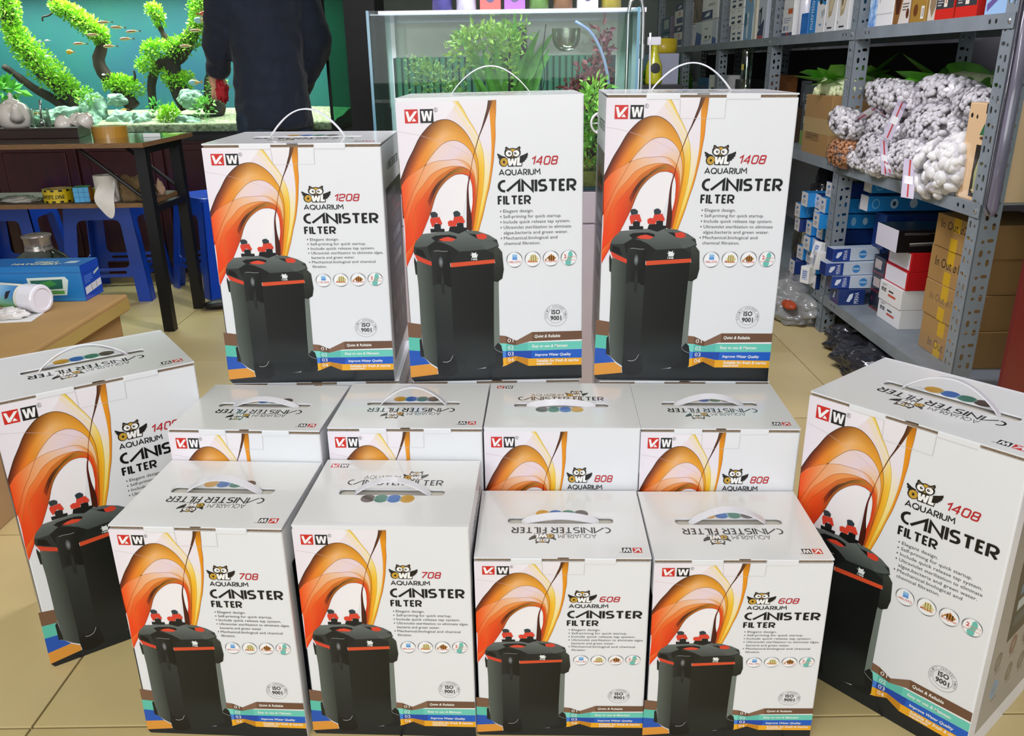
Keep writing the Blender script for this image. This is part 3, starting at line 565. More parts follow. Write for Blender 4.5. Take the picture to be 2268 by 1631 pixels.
def carton(model, x, y, yaw, label, flip=False, z=0.0, roll=0.0, hh=0.03, lean=0.0, group='filter cartons', strap=True):
    W, D, H = DIM[model]; t = empty('filter_carton', (x, y, z), 0, label, 'carton', group); t.rotation_euler = (0, -roll, yaw)
    if roll: t.location.z += abs(math.sin(roll)) * W / 2
    r = 0.003; top = H - 0.0028
    mb = MB(); ring = rrect(-W / 2, 0, W / 2, D, r, 3); inn = rrect(-W / 2 + 0.004, 0.004, W / 2 - 0.004, D - 0.004, 0.001, 3)
    n = len(ring); zt = [(top if (flip or p[1] > 0.02) else H - 0.0075) for p in ring]; zi = [(top if (flip or p[1] > 0.02) else H - 0.0075) for p in inn]
    vs = [(p[0], p[1], 0) for p in ring] + [(p[0], p[1], q) for p, q in zip(ring, zt)] + [(p[0], p[1], q) for p, q in zip(inn, zi)] + [(p[0], p[1], H - 0.02) for p in inn]
    fs = [tuple(range(n))[::-1]]
    for i in range(n):
        j = (i + 1) % n; fs += [(i, j, n + j, n + i), (n + i, n + j, 2 * n + j, 2 * n + i), (2 * n + i, 2 * n + j, 3 * n + j, 3 * n + i)]
    mb.add(vs, fs); mb.build('body', card, t)
    mb = MB(); mb.box(-W / 2 + 0.004, 0.004, H - 0.0085, W / 2 - 0.004, D - 0.004, H - 0.0065); mb.build('inner_flap', inner, t)
    if not flip:
        mb = MB(); mb.box(-W / 2 + 0.002, 0.0035, H - 0.012, W / 2 - 0.002, 0.007, H - 0.003); mb.build('corrugated_edge', kraft, t)
        for a, b in ((0.208, 0.385), (0.625, 0.802)):
            mb = MB(); mb.box((a - 0.5) * W, -0.0014, H - 0.0105, (b - 0.5) * W, 0.008, H - 0.0005); mb.build('lock_tab', card, t, bevel=0.0012)
    if not flip:
        cr = Art(); cr.stroke([(385, 6), (388, 66)], 1.6, 'bdbab4', 1); cr.stroke([(388, 66), (622, 66)], 1.2, 'cfcdc8', 1); cr.stroke([(622, 66), (625, 6)], 1.6, 'bdbab4', 1)
        link('flap_crease', cr.mesh('flap_crease', lambda x, y, L: (x / 1000 * W - W / 2, -0.0012, (1 - y / 1000) * (H - 0.007)), PRINT), t)
    lid, lp = lid_meshes(model, flip); lo = link('lid', lid, t); link('lid_print', lp, lo)
    link('front_print', front_mesh(model), t); link('side_print', side_mesh(model, 1), t); link('side_print', side_mesh(model, -1), t)
    if strap:
        yc = (0.478 if flip else 0.522) * D; a = 0.235 * W; pts = []
        for i in range(25):
            s = -1 + 2 * i / 24; q = math.cos(s * PI / 2) ** 0.8; zz = -0.006 + (hh + 0.006) * q
            pts.append((s * a, yc - math.sin(lean) * max(0, zz), H + (zz * math.cos(lean) if zz > 0 else zz)))
        mb = MB(); mb.smooth = False; vs = []; fs = []; hw = 0.0068; th = 0.0012
        for p in pts:
            d = Vector((0, math.cos(lean), -math.sin(lean) * -1)) if True else None
            d = Vector((0, math.cos(lean), math.sin(lean))); nn = Vector((0, -math.sin(lean), math.cos(lean)))
            for sa, sb in ((-1, -1), (1, -1), (1, 1), (-1, 1)): vs.append(Vector(p) + d * hw * sa + nn * th * sb)
        for i in range(24):
            for q in range(4): fs.append((i * 4 + q, i * 4 + (q + 1) % 4, i * 4 + 4 + (q + 1) % 4, i * 4 + 4 + q))
        fs += [(3, 2, 1, 0), tuple(96 + q for q in range(4))]
        mb.add(vs, fs); mb.build('handle', strapm, t)
    return t
ZS = 0.4660
carton('base', -0.392, 1.526, 0.01, 'low white carton under the leftmost of the three raised boxes', lean=1.4, strap=False)
carton('base', -0.032, 1.520, 0.00, 'low white carton under the middle one of the three raised boxes', lean=1.4, strap=False)
carton('base', 0.338, 1.499, -0.047, 'low white carton under the rightmost of the three raised boxes', lean=1.4, strap=False)
carton('1208', -0.3945, 1.5207, 0.0184, 'leftmost of the three boxes standing raised at the back, in front of the navy jacket', z=ZS - 0.0055, roll=-0.008, hh=0.052)
carton('1408', -0.0281, 1.5182, 0.0016, 'middle of the three raised boxes, in front of the glass tank with ferns', flip=True, z=ZS - 0.0055, roll=0.0085, hh=0.050)
carton('1408', 0.3333, 1.4993, -0.0475, 'rightmost of the three raised boxes, next to the pebble shelf', z=ZS - 0.0055, roll=-0.0100, hh=0.050)
carton('808', -0.4692, 1.2985, -0.0700, 'leftmost box of the middle row, overlapping the tilted box on the left', lean=0.2, hh=0.014)
carton('808', -0.1885, 1.2960, -0.0415, 'second box from the left in the middle row, its handle standing up', lean=-0.1, hh=0.032)
carton('808', 0.0845, 1.2870, -0.0471, 'third box from the left in the middle row, lid lettering upright and handle flat', flip=True, lean=0.6, hh=0.009)
carton('808', 0.3550, 1.2735, -0.0475, 'rightmost box of the middle row, with a dent at its lid corner', lean=0.3, hh=0.018)
carton('708', -0.4834, 1.0769, -0.0668, 'leftmost box of the front row, right beside the tilted box', lean=0.2, hh=0.026)
carton('708', -0.2025, 1.0721, -0.0491, 'second box from the left in the front row, lid lettering upright', flip=True, lean=0.1, hh=0.024)
carton('608', 0.0724, 1.0660, -0.0319, 'third box from the left in the front row, the lower one with a flat handle', lean=0.4, hh=0.012)
carton('608', 0.3461, 1.0549, -0.0256, 'rightmost box of the front row, its handle raised', lean=0.2, hh=0.026)
carton('1408', -0.7302, 1.3489, 0.6172, 'tall box turned inwards at the left edge of the display', lean=-0.5, hh=0.030)
carton('1408', 0.5988, 1.1264, -0.8819, 'tall box turned inwards at the right edge of the display, showing its grey side', lean=-0.2, hh=0.034)
# ------------------------------------------------------------------ slotted steel shelving along the right wall
steel = mat('grey_steel', '7f888d', 0.45, metal=0.1, noise_amt=0.10, noise_scale=12, spec=0.5)
FX, BX = 1.265, 1.70; YP = [2.2, 3.2, 4.21, 5.25, 6.33, 7.42]; LV = [0.16, 0.68, 1.155, 1.72]
def perforated_angle(h=1.9, wd=0.056, th=0.003):
    """L-angle: one flange towards the viewer (y=0 plane), one along y (x=0 plane), both punched with slots"""
    cell = 0.1; hs = []
    def slot(cx, cy, hw, hh): return rrect(cx - hw, cy - hh, cx + hw, cy + hh, min(hw, hh) * 0.98, 2)[::-1]
    hs = [slot(0.020, 0.018, 0.005, 0.005), slot(0.020, 0.046, 0.005, 0.010), slot(0.020, 0.078, 0.005, 0.005), slot(0.042, 0.020, 0.005, 0.010), slot(0.042, 0.050, 0.005, 0.005), slot(0.040, 0.082, 0.0095, 0.005)]
    mb = MB()
    for i in range(int(h / cell)):
        z = i * cell; o = [(0, 0), (wd, 0), (wd, cell), (0, cell)]
        mb.prism(o, -th, 0, Matrix.Translation((0, 0, z)) @ Matrix(((1, 0, 0, 0), (0, 0, -1, 0), (0, 1, 0, 0), (0, 0, 0, 1))), holes=hs)
        mb.prism(o, 0, th, Matrix.Translation((0, 0, z)) @ Matrix(((0, 0, 1, 0), (1, 0, 0, 0), (0, 1, 0, 0), (0, 0, 0, 1))), holes=hs)
    return mb
rack = empty('steel_shelving', (FX, YP[0], 0), 0, 'long grey slotted-angle steel shelving running along the right wall', 'shelving')
po = perforated_angle().build('post', steel, rack, (0, 0, 0))
for i, y in enumerate(YP):
    if i: link('post', po.data, rack, (0, y - YP[0], 0))
    b = link('post', po.data, rack, (BX - FX, y - YP[0], 0), (0, 0, PI / 2))
for i in range(len(YP) - 1):
    L = YP[i + 1] - YP[i] - 0.006; D = BX - FX
    mb = MB(); mb.box(-0.004, 0.003, -0.003, D, L, 0); mb.box(D - 0.002, 0.003, -0.038, D, L, -0.003)
    hol = [rrect(a - 0.006, -0.024, a + 0.006, -0.012, 0.004, 2)[::-1] for a in (0.085, 0.115, L - 0.115, L - 0.085)]
    mb.prism([(0.003, -0.038), (L, -0.038), (L, -0.003), (0.003, -0.003)], -0.004, -0.002, Matrix(((0, 0, 1, 0), (1, 0, 0, 0), (0, 1, 0, 0), (0, 0, 0, 1))), holes=hol)
    me = None
    for z in LV:
        if me is None: o = mb.build('shelf_board', steel, rack, (0, YP[i] - YP[0], z)); me = o.data
        else: link('shelf_board', me, rack, (0, YP[i] - YP[0], z))
mb = MB(); mb.lathe([(0.0, 0), (0.007, 0), (0.007, 0.003), (0.004, 0.005), (0, 0.005)], 10, Matrix.Rotation(-PI / 2, 4, 'Y')); bolt = mb.build('bolt', mat('bolt_steel', 'c8ccd0', 0.25, metal=0.9), rack, (-0.003, 0.02, 0.66)); bd = bolt.data
for y in YP[:3]:
    for z in LV[:3]:
        if (y, z) != (YP[0], 0.68): link('bolt', bd, rack, (-0.003, y - YP[0] + 0.022, z - 0.02))
blkp = mat('added_black', '0c0d0c', 0.8, noise_amt=0.2)
for i in range(1, len(YP) - 1):
    mb = MB(); mb.box(0.425, 0.004, 0.0, 0.431, YP[i + 1] - YP[i] - 0.004, 0.42); mb.build('added_dark_panel', blkp, rack, (0, YP[i] - YP[0], LV[1] + 0.004))  # made-up boards, added so the grey wall behind these bays turns black
# ------------------------------------------------------------------ boxed goods
def quick(*sp):
    a = Art()
    for i, s in enumerate(sp):
        L = 1 + i * 0.5
        if s[0] == 'r': a.poly([(s[1], s[2]), (s[3], s[2]), (s[3], s[4]), (s[1], s[4])], s[5], L)
        elif s[0] == 'p': a.poly(s[1], s[2], L)
        elif s[0] == 'e': a.ell(s[1], s[2], s[3], s[4], s[5], L, 16)
        elif s[0] == 't': a.text(s[1], s[2], s[3], s[4], s[5], s[6], L, bold=s[7] if len(s) > 7 else 0.0)
        elif s[0] == 'l':
            for k in range(s[5]): y = s[2] + (s[4] - s[2]) * k / s[5]; x1 = s[3] - (s[3] - s[1]) * (0.35 if k == s[5] - 1 else 0.07 * (k % 2)); a.poly([(s[1], y), (x1, y), (x1, y + (s[4] - s[2]) / s[5] * 0.45), (s[1], y + (s[4] - s[2]) / s[5] * 0.45)], s[6], L)
        elif s[0] == 'vt':
            x0, y0, x1, y1 = s[2:6]; a.text(s[1], 0, 0, 1000, 1000, s[6], L, T=lambda x, y: (x0 + (x1 - x0) * y / 1000, y1 - (y1 - y0) * x / 1000))
        elif s[0] == 'vtd':
            x0, y0, x1, y1 = s[2:6]; a.text(s[1], 0, 0, 1000, 1000, s[6], L, T=lambda x, y: (x1 - (x1 - x0) * y / 1000, y0 + (y1 - y0) * x / 1000))
    return a
GLOSSP = vcol_mat('glossy_print', 0.25, 0.35)
def pack(name, label, cat, x, y, z, sx, sy, sz, m, px=None, py=None, pz=None, group=None, rz=0.0, bev=0.0015, pname='label_print', ry=0.0):
    """a packet whose far-left-bottom corner grid is x..x+sx, y..y+sy; px/py/pz prints on the -x, -y and top faces"""
    mb = MB(); mb.box(-sx / 2, -sy / 2, 0, sx / 2, sy / 2, sz); o = mb.build(name, m, bevel=bev); o.location = (x + sx / 2, y + sy / 2, z); o.rotation_euler = (0, ry, rz); tag(o, label, cat, group)
    for a_ in {id(q): q for q in (px, py, pz) if q}.values():
        if m.name in MATCOL and not getattr(a_, 'based', False): a_.poly([(12, 12), (988, 12), (988, 988), (12, 988)], MATCOL[m.name], 0.3); a_.based = True
    if px: link(pname, px.mesh(pname, lambda u, v, L: (-sx / 2 - 0.0003 - L * 0.00005, sy / 2 - u / 1000 * sy, (1 - v / 1000) * sz), GLOSSP), o)
    if py: link(pname, py.mesh(pname, lambda u, v, L: (-sx / 2 + u / 1000 * sx, -sy / 2 - 0.0003 - L * 0.00005, (1 - v / 1000) * sz), GLOSSP), o)
    if pz: link(pname, pz.mesh(pname, lambda u, v, L: (-sx / 2 + u / 1000 * sx, sy / 2 - v / 1000 * sy, sz + 0.0003 + L * 0.00005), GLOSSP), o)
    return o
wbox = mat('white_packet', 'e8e8e4', 0.4, noise_amt=0.02, coat=0.2); bluem = mat('blue_packet', '1d6fc0', 0.35, noise_amt=0.06, coat=0.3); navy = mat('navy_packet', '16306e', 0.35, noise_amt=0.08, coat=0.3)
teal = mat('teal_packet', '1f5d78', 0.4, noise_amt=0.05, coat=0.2); brownm = mat('brown_packet', '8a5f30', 0.4, noise_amt=0.12, coat=0.2); greym = mat('dark_grey_packet', '3a3b3d', 0.4, noise_amt=0.05, coat=0.2)
kraftb = mat('kraft_board', 'a5814e', 0.8, noise_amt=0.08, noise_scale=6, bump=0.03, bump_scale=90); redb = mat('red_card', 'c01a1e', 0.3, coat=0.3, noise_amt=0.03); blackb = mat('black_card', '121214', 0.3, coat=0.3, noise_amt=0.03)
Z3 = LV[2]; G = 'goods on the upper shelf'
X = 1.285
# near bay, far to near
pack('filter_pouch', 'blue mottled pouch beside the shelf post, left of the plain white box', 'pouch', X, 3.10, Z3, 0.12, 0.055, 0.30, mat('blue_mottle', '2a76c4', 0.35, col2='bfdcf0', noise_scale=38, coat=0.3), group=G)
pack('foam_box', 'plain white box standing on the upper shelf', 'box', X, 2.962, Z3, 0.26, 0.13, 0.34, wbox, px=quick(('r', 0, 880, 1000, 892, 'c4c4c0'), ('r', 130, 560, 175, 780, '9a9a98')), group=G)
pack('media_bag', 'brown and white media bag right of the plain white box', 'bag', X, 2.836, Z3, 0.10, 0.118, 0.26, brownm, px=quick(('p', [(330, 0), (1000, 0), (1000, 1000), (330, 1000), (520, 700), (420, 480)], 'd8d0c4'), ('p', [(60, 720), (160, 560), (330, 560), (430, 700), (330, 880), (150, 880)], '4a2412'), ('l', 520, 760, 900, 860, 3, '6a6058'), ('e', 860, 880, 90, 60, '5a2c18'), ('r', 520, 100, 950, 140, 'a84a40')), group=G)
pack('media_bag', 'golden brown bag with a barcode on the upper shelf', 'bag', X, 2.730, Z3, 0.10, 0.10, 0.26, mat('gold_packet', 'a07c34', 0.4, noise_amt=0.08, coat=0.2), px=quick(('r', 220, 520, 720, 720, 'b8964e'), ('l', 260, 550, 690, 700, 4, '8a6a2c'), ('e', 330, 860, 150, 70, '6a3a1a'), ('r', 700, 820, 900, 960, 'e8e4da'), ('r', 740, 840, 760, 940, '222'  '222'), ('r', 790, 840, 800, 940, '222222'), ('r', 830, 840, 860, 940, '222222')), group=G)
pack('media_bag', 'beige bag with a hexagon picture beside the red and grey boxes', 'bag', X + 0.006, 2.674, Z3, 0.10, 0.052, 0.25, mat('beige_packet', 'cfc6b4', 0.45, noise_amt=0.05), px=quick(('p', [(150, 640), (500, 480), (850, 640), (850, 840), (500, 960), (150, 840)], '8e7a5c'),), group=G)
for i, (y, sy) in enumerate(((2.556, 0.112), (2.432, 0.118))):
    pack('litre_box', ('dark grey and red 1L box next to the beige bag', 'dark grey and red 1L box next to the pale blue box')[i], 'box', X, y, Z3, 0.13, sy, 0.235, greym, px=quick(('r', 0, 870, 1000, 1000, 'c8281e'), ('r', 940, 0, 1000, 1000, 'c8281e'), ('t', '1L', 690, 560, 830, 740, 'e8e6e2'), ('e', 190, 330, 80, 70, 'd8d6d0'), ('e', 190, 330, 45, 40, '3a3b3d'), ('p', [(560, 0), (900, 0), (880, 330), (700, 420), (590, 280)], 'cfcac4'), ('r', 430, 640, 600, 850, 'e4dccc'), ('r', 490, 680, 540, 810, 'a06030'), ('l', 90, 690, 400, 850, 5, 'b8b4b0')), py=quick(('r', 0, 0, 1000, 1000, 'c8281e'),), group=G)
pack('sponge_box', 'pale blue streaked box at the near end of the upper shelf', 'box', X + 0.01, 2.262, Z3, 0.13, 0.150, 0.24, mat('pale_blue_packet', '9cbfe0', 0.35, noise_amt=0.1, noise_scale=9, stretch=(1, 1, 6), coat=0.3), px=quick(('p', [(60, 880), (900, 620), (930, 660), (80, 960)], '6a5a94'), ('p', [(100, 760), (900, 480), (900, 510), (110, 800)], 'c8d8f0'), ('r', 880, 100, 930, 900, '3478b8')), group=G)
# second bay
pack('pump_carton', 'small white carton with an orange corner in the second bay', 'carton', X, 3.985, Z3, 0.10, 0.150, 0.115, wbox, px=quick(('r', 480, 0, 900, 190, 'd0602c'), ('r', 0, 870, 1000, 1000, '39406e'), ('r', 480, 880, 680, 990, 'b02c2c'), ('l', 120, 330, 850, 560, 3, '9aa4b8'), ('r', 130, 620, 330, 800, '7a86a8'), ('r', 430, 620, 640, 780, 'b4bac4')), group=G)
pack('fish_food_box', 'orange and blue box stacked on the small white carton', 'box', X, 3.990, Z3 + 0.115, 0.10, 0.140, 0.12, wbox, px=quick(('r', 0, 0, 1000, 520, '39507e'), ('p', [(200, 100), (800, 160), (700, 480), (260, 420)], '8a5a44')), group=G)
mb = MB(); mb.smooth = True; mb.lathe([(0, 0), (0.033, 0), (0.036, 0.006), (0.036, 0.15), (0.030, 0.165), (0.018, 0.175), (0.018, 0.20), (0, 0.20)], 18)
tag(mb.build('white_bottle', strapm, loc=(X + 0.04, 3.925, Z3)), 'white plastic bottle between the white carton and the blue packs', 'bottle', G)
pack('blue_box', 'low bright blue box in front of a blue bottle', 'box', X, 3.785, Z3, 0.10, 0.088, 0.085, bluem, px=quick(('l', 100, 200, 800, 800, 6, '2f86d6'),), group=G)
pack('blue_pouch', 'shiny blue pouch standing behind the low blue box', 'pouch', X + 0.10, 3.785, Z3, 0.05, 0.115, 0.25, bluem, px=quick(('p', [(200, 350), (600, 300), (500, 620), (260, 600)], 'bcd8f4'),), group=G)
pack('nutrient_box', 'slim tall blue box with upright white lettering', 'box', X, 3.690, Z3, 0.10, 0.088, 0.165, mat('azure_packet', '2a86cc', 0.35, noise_amt=0.06, coat=0.3), px=quick(('vt', 'nutrition', 180, 120, 640, 900, 'd8ecfa'), ('r', 100, -0, 500, 200, 'e8ecec')), group=G)
pack('pump_box', 'blue and white box with a dark pump picture', 'box', X, 3.590, Z3, 0.12, 0.096, 0.175, wbox, px=quick(('p', [(0, 0), (1000, 0), (1000, 420), (600, 380), (0, 300)], '3a8cc4'), ('e', 800, 180, 200, 160, '1c2830'), ('e', 400, 330, 160, 60, '1a242c'), ('p', [(500, 540), (900, 480), (940, 600), (620, 700)], 'b0b8bc'), ('r', 350, 800, 650, 850, '7aa0c4')), group=G)
for i, y in enumerate((3.470, 3.345)):
    pack('ceramic_box', ('white box with a hexagon stone picture, the left of two', 'white box with a hexagon stone picture, the right of two')[i], 'box', X, y, Z3, 0.13, 0.115, 0.25, wbox, px=quick(('p', [(220, 560), (420, 300), (700, 360), (740, 560), (560, 760), (300, 800)], 'b4a37c'), ('p', [(300, 560), (430, 380), (620, 420), (660, 560), (540, 690), (350, 710)], 'd2c6a2'), ('e', 400, 560, 60, 90, '5a4a30') if i else ('e', 400, 560, 40, 60, 'c4b690'), ('r', 260, 930, 700, 955, '2a2a2a'), ('e', 130, 880, 40, 25, '8a8a8a')), group=G)
pack('teal_box', 'narrow teal box right beside the post, at the end of the second bay', 'box', X + 0.01, 3.285, Z3, 0.12, 0.05, 0.30, teal, group=G)
# third, fourth, fifth bays
for i, z in enumerate((0.0, 0.085, 0.17)):
    pack('suction_pack', ('lowest', 'middle', 'topmost')[i] + ' white box with dark suction-cup pictures in the third bay', 'box', X, 4.83 + 0.0 * i, Z3 + z, 0.10, (0.25, 0.30, 0.30)[i], 0.084, wbox, px=quick(('l', 120, 120, 420, 240, 2, '8a98a8'), ('p', [(180, 420), (300, 470), (420, 420), (420, 600), (300, 540), (180, 600)], '24426a'), ('e', 300, 820, 130, 100, '1f2a38'), ('l', 560, 120, 860, 240, 2, '8a98a8'), ('p', [(620, 420), (740, 470), (860, 420), (860, 600), (740, 540), (620, 600)], '24426a'), ('e', 740, 820, 130, 100, '1f2a38')), group=G)
pack('sponge_pouch', 'glossy pale blue pouch leaning in the third bay', 'pouch', X, 4.64, Z3, 0.05, 0.165, 0.25, mat('ice_blue_pouch', '7fa9c8', 0.2, col2='dfeaf2', noise_scale=14, coat=0.5), px=quick(('r', 560, 80, 780, 250, 'cf8a5a'), ('p', [(60, 480), (330, 440), (300, 700), (40, 740)], '2c6c86'), ('p', [(330, 430), (520, 480), (500, 960), (360, 960)], 'eef4fa'), ('l', 360, 560, 480, 720, 5, '24345a')), group=G)
pack('scraper_blister', 'long white scraper in a blister pack, third bay', 'tool', X - 0.004, 4.565, Z3, 0.03, 0.05, 0.27, mat('ivory_plastic', 'd8d4c0', 0.35, noise_amt=0.05), group=G)
pack('thermometer_pack', 'dark blue and orange hanging pack at the end of the third bay', 'pack', X, 4.40, Z3, 0.04, 0.14, 0.26, mat('blue_white_pack', 'c8cfd8', 0.3, coat=0.4, noise_amt=0.05), px=quick(('r', 200, 60, 560, 280, 'd98a44'), ('p', [(60, 480), (430, 420), (400, 820), (80, 800)], '1d2130'), ('r', 180, 520, 260, 760, 'c8d8e0'), ('p', [(0, 900), (700, 640), (760, 700), (700, 1000), (0, 1000)], '2a3560'), ('r', 0, 940, 700, 1000, 'b04048')), group=G)
pack('breeder_pack', 'crumpled clear and white pack standing in the fourth bay', 'pack', X, 5.43, Z3, 0.09, 0.60, 0.145, mat('clear_white_pack', 'c4ccd2', 0.2, noise_amt=0.12, noise_scale=10, coat=0.5), px=quick(('p', [(0, 1000), (60, 420), (330, 560), (300, 1000)], '2a4a8c'), ('r', 330, 60, 820, 960, 'dfe2e0'), ('r', 460, 330, 620, 370, '5a6a9a'), ('e', 540, 690, 70, 60, '23262a'), ('r', 700, 640, 750, 760, '23262a'), ('p', [(820, 1000), (830, 700), (1000, 780), (1000, 1000)], '3a62a0'), ('l', 420, 800, 760, 920, 3, '9aa0a4')), group=G)
pack('pump_pack', 'white box with a blue badge stacked above the clear pack', 'box', X, 5.43, Z3 + 0.147, 0.10, 0.42, 0.15, wbox, px=quick(('r', 0, 640, 700, 980, '1f2f62'), ('p', [(150, 880), (300, 740), (560, 700), (480, 860)], 'd8dce4'), ('t', 'DICI', 430, 380, 800, 480, '2a2a2e', 0.02), ('p', [(420, 0), (1000, 0), (1000, 200), (700, 280), (450, 180)], '1d242a')), group=G)
pack('stone_pack', 'brownish picture pack stacked at the far end of the fourth bay', 'pack', X, 5.86, Z3 + 0.147, 0.10, 0.26, 0.15, mat('stone_print', '8e8272', 0.45, col2='4a443e', noise_scale=16), group=G)
for i in range(2):
    pack('net_box', ('lower', 'upper')[i] + ' teal box with a white label in the far bay', 'box', X, 6.98, Z3 + i * 0.118, 0.12, 0.40, 0.116, teal, px=quick(('r', 330, 160, 860, 760, 'b9ccc6'),), py=quick(('r', 0, 0, 1000, 1000, '7c7480'), ('e', 500, 500, 240, 300, '5a2c30')), group=G)
    pack('heater_box', ('lower', 'upper')[i] + ' white and navy box with an orange figure in the far bay', 'box', X, 6.46, Z3 + i * 0.152, 0.11, 0.34, 0.15, wbox, px=quick(('r', 0, 0, 1000, 300, '22305e'), ('p', [(300, 200), (500, 90), (800, 100), (600, 220)], 'd0d6de'), ('t', '3', 440, 370, 640, 560, 'd07a3a', 0.03), ('r', 220, 640, 900, 900, '3a4674')), group=G)
# middle shelf, second bay: kraft carton with leafy bags on it, dark goods behind
Z2 = LV[1]; kpr = quick(('r', 0, 430, 1000, 440, '6e5434'), ('r', 100, 560, 640, 780, '8a6a40'), ('l', 150, 590, 580, 760, 4, '6a5030'))
kb = pack('kraft_carton', 'brown kraft carton on the middle shelf, leafy bags piled on it', 'carton', 1.275, 3.375, Z2, 0.30, 0.30, 0.235, kraftb, px=kpr)
mb = MB(); mb.box(-0.151, -0.151, 0.085, 0.151, 0.151, 0.145); mb.build('tape', mat('clear_tape', 'b59a68', 0.15, coat=0.6), kb)
pack('substrate_box', 'black and green plant food box behind the kraft carton', 'box', 1.36, 3.80, Z2, 0.12, 0.16, 0.27, mat('black_green_packet', '1c2a1c', 0.4, noise_amt=0.1), px=quick(('r', 0, 760, 1000, 1000, '6a8a24'), ('t', 'FLORA', 180, 330, 640, 440, 'cfd8d0'), ('r', 180, 520, 800, 640, '9ab0a8'), ('l', 180, 180, 640, 280, 2, '9aa8a0')))
pack('dark_jar_box', 'dark box with a small pale label deep in the second bay', 'box', 1.40, 3.985, Z2, 0.12, 0.14, 0.28, blackb, px=quick(('r', 300, 200, 640, 330, '8a9088'),))
pack('low_dark_carton', 'low dark brown carton at the far side of the second bay', 'carton', 1.34, 4.06, Z2, 0.2, 0.10, 0.16, mat('dark_brown_packet', '3a2a1a', 0.6, noise_amt=0.1))
leafm = mat('leaf_green', '5aa52c', 0.45, noise_amt=0.25, noise_scale=18); floret = mat('pale_floret', 'd6dfae', 0.6, noise_amt=0.15, noise_scale=60)
def leaf_mesh(L, Wd, curl):
    mb = MB(); mb.smooth = True; vs = []; fs = []; n = 8
    for i in range(n + 1):
        t = i / n; w_ = Wd * math.sin(PI * min(1, t * 1.02) ** 0.75) * (1 + 0.12 * math.sin(9 * t)); z = curl * t * t
        vs += [(-w_, t * L, z + 0.10 * w_), (0, t * L, z - 0.12 * w_), (w_, t * L, z + 0.10 * w_)]
    for i in range(n):
        for j in range(2): a = i * 3 + j; fs.append((a, a + 1, a + 4, a + 3))
    mb.add(vs, fs); return mb
def leafy_bag(loc, s, label):
    t = empty('leafy_bag', loc, 0, label, 'bag', 'leafy bags'); rnd = random.Random(int(loc[1] * 1000))
    mb = MB(); mb.smooth = True
    for i in range(420):
        a = rnd.uniform(0, 2 * PI); r = rnd.random() ** 0.5; z = 0.5 + 0.5 * rnd.random() * (1 - r * r) ** 0.5
        mb.sphere((math.cos(a) * r * 0.13 * s, math.sin(a) * r * 0.17 * s, z * 0.13 * s - 0.065 * s), rnd.uniform(0.006, 0.012) * s, 6, 4, (1, 1, 1.4))
    mb.lathe([(0.0, 0), (0.12 * s, 0), (0.13 * s, 0.03 * s), (0.10 * s, 0.075 * s), (0, 0.09 * s)], 14)
    tag(mb.build('floret', floret, t), kind='stuff')
    for i in range(16):
        me = leaf_mesh(rnd.uniform(0.13, 0.20) * s, rnd.uniform(0.055, 0.085) * s, rnd.uniform(-0.07, 0.02)); o = me.build('leaf', leafm, t)
        a = i * 2 * PI / 16 + rnd.uniform(-.3, .3); o.location = (0.04 * s * math.cos(a), 0.06 * s * math.sin(a), 0.03 * s + 0.02 * rnd.random()); o.rotation_euler = (rnd.uniform(0.0, 0.75), rnd.uniform(-.5, .5), a - PI / 2)
    return t
leafy_bag((1.40, 3.56, Z2 + 0.237), 0.95, 'leafy green bag with pale florets on the kraft carton')
pack('kraft_carton', 'kraft carton hidden behind the pebble bags, right of the post', 'carton', 1.50, 2.93, Z2, 0.19, 0.22, 0.235, kraftb)
leafy_bag((1.585, 3.02, Z2 + 0.237), 1.0, 'leafy green bag behind the pebble bags, right of the post')
# pebble bags
pebm = mat('white_pebble', 'd8d7d3', 0.55, noise_amt=0.10, noise_scale=25, bump=0.05); film = glass_mat('clear_film', 'faf9fc', 0.015, 0.15); zipm = mat('red_zip_line', 'b8423e', 0.5); zfilm = mat('zip_film', 'c4bccb', 0.3, coat=0.3, noise_amt=0.05); filmw = mat('milky_film', 'ded8ea', 0.25, coat=0.4, noise_amt=0.05)
def blob(mb, c, r, rnd, n=7, k=5):
    d = (Vector(c) + Vector((rnd.gauss(0, 1), rnd.gauss(0, 1), rnd.gauss(0, 1))) * r * 1.2).normalized()
    M = Matrix.Translation(c) @ d.to_track_quat('Z', 'Y').to_matrix().to_4x4() @ Matrix.Rotation(rnd.uniform(0, 6.3), 4, 'Z')
    b0 = len(mb.v); mb.sphere((0, 0, 0), r, n, k, (rnd.uniform(1.0, 1.2), rnd.uniform(0.85, 1.0), rnd.uniform(0.5, 0.68)), M); c = Vector(c); o_ = Vector((rnd.uniform(0, 50), 0, 0))
    for i in range(b0, len(mb.v)): q = Vector(mb.v[i]) - c; mb.v[i] = tuple(c + q * (1 + 0.30 * noise.noise(q / r * 0.9 + o_)))
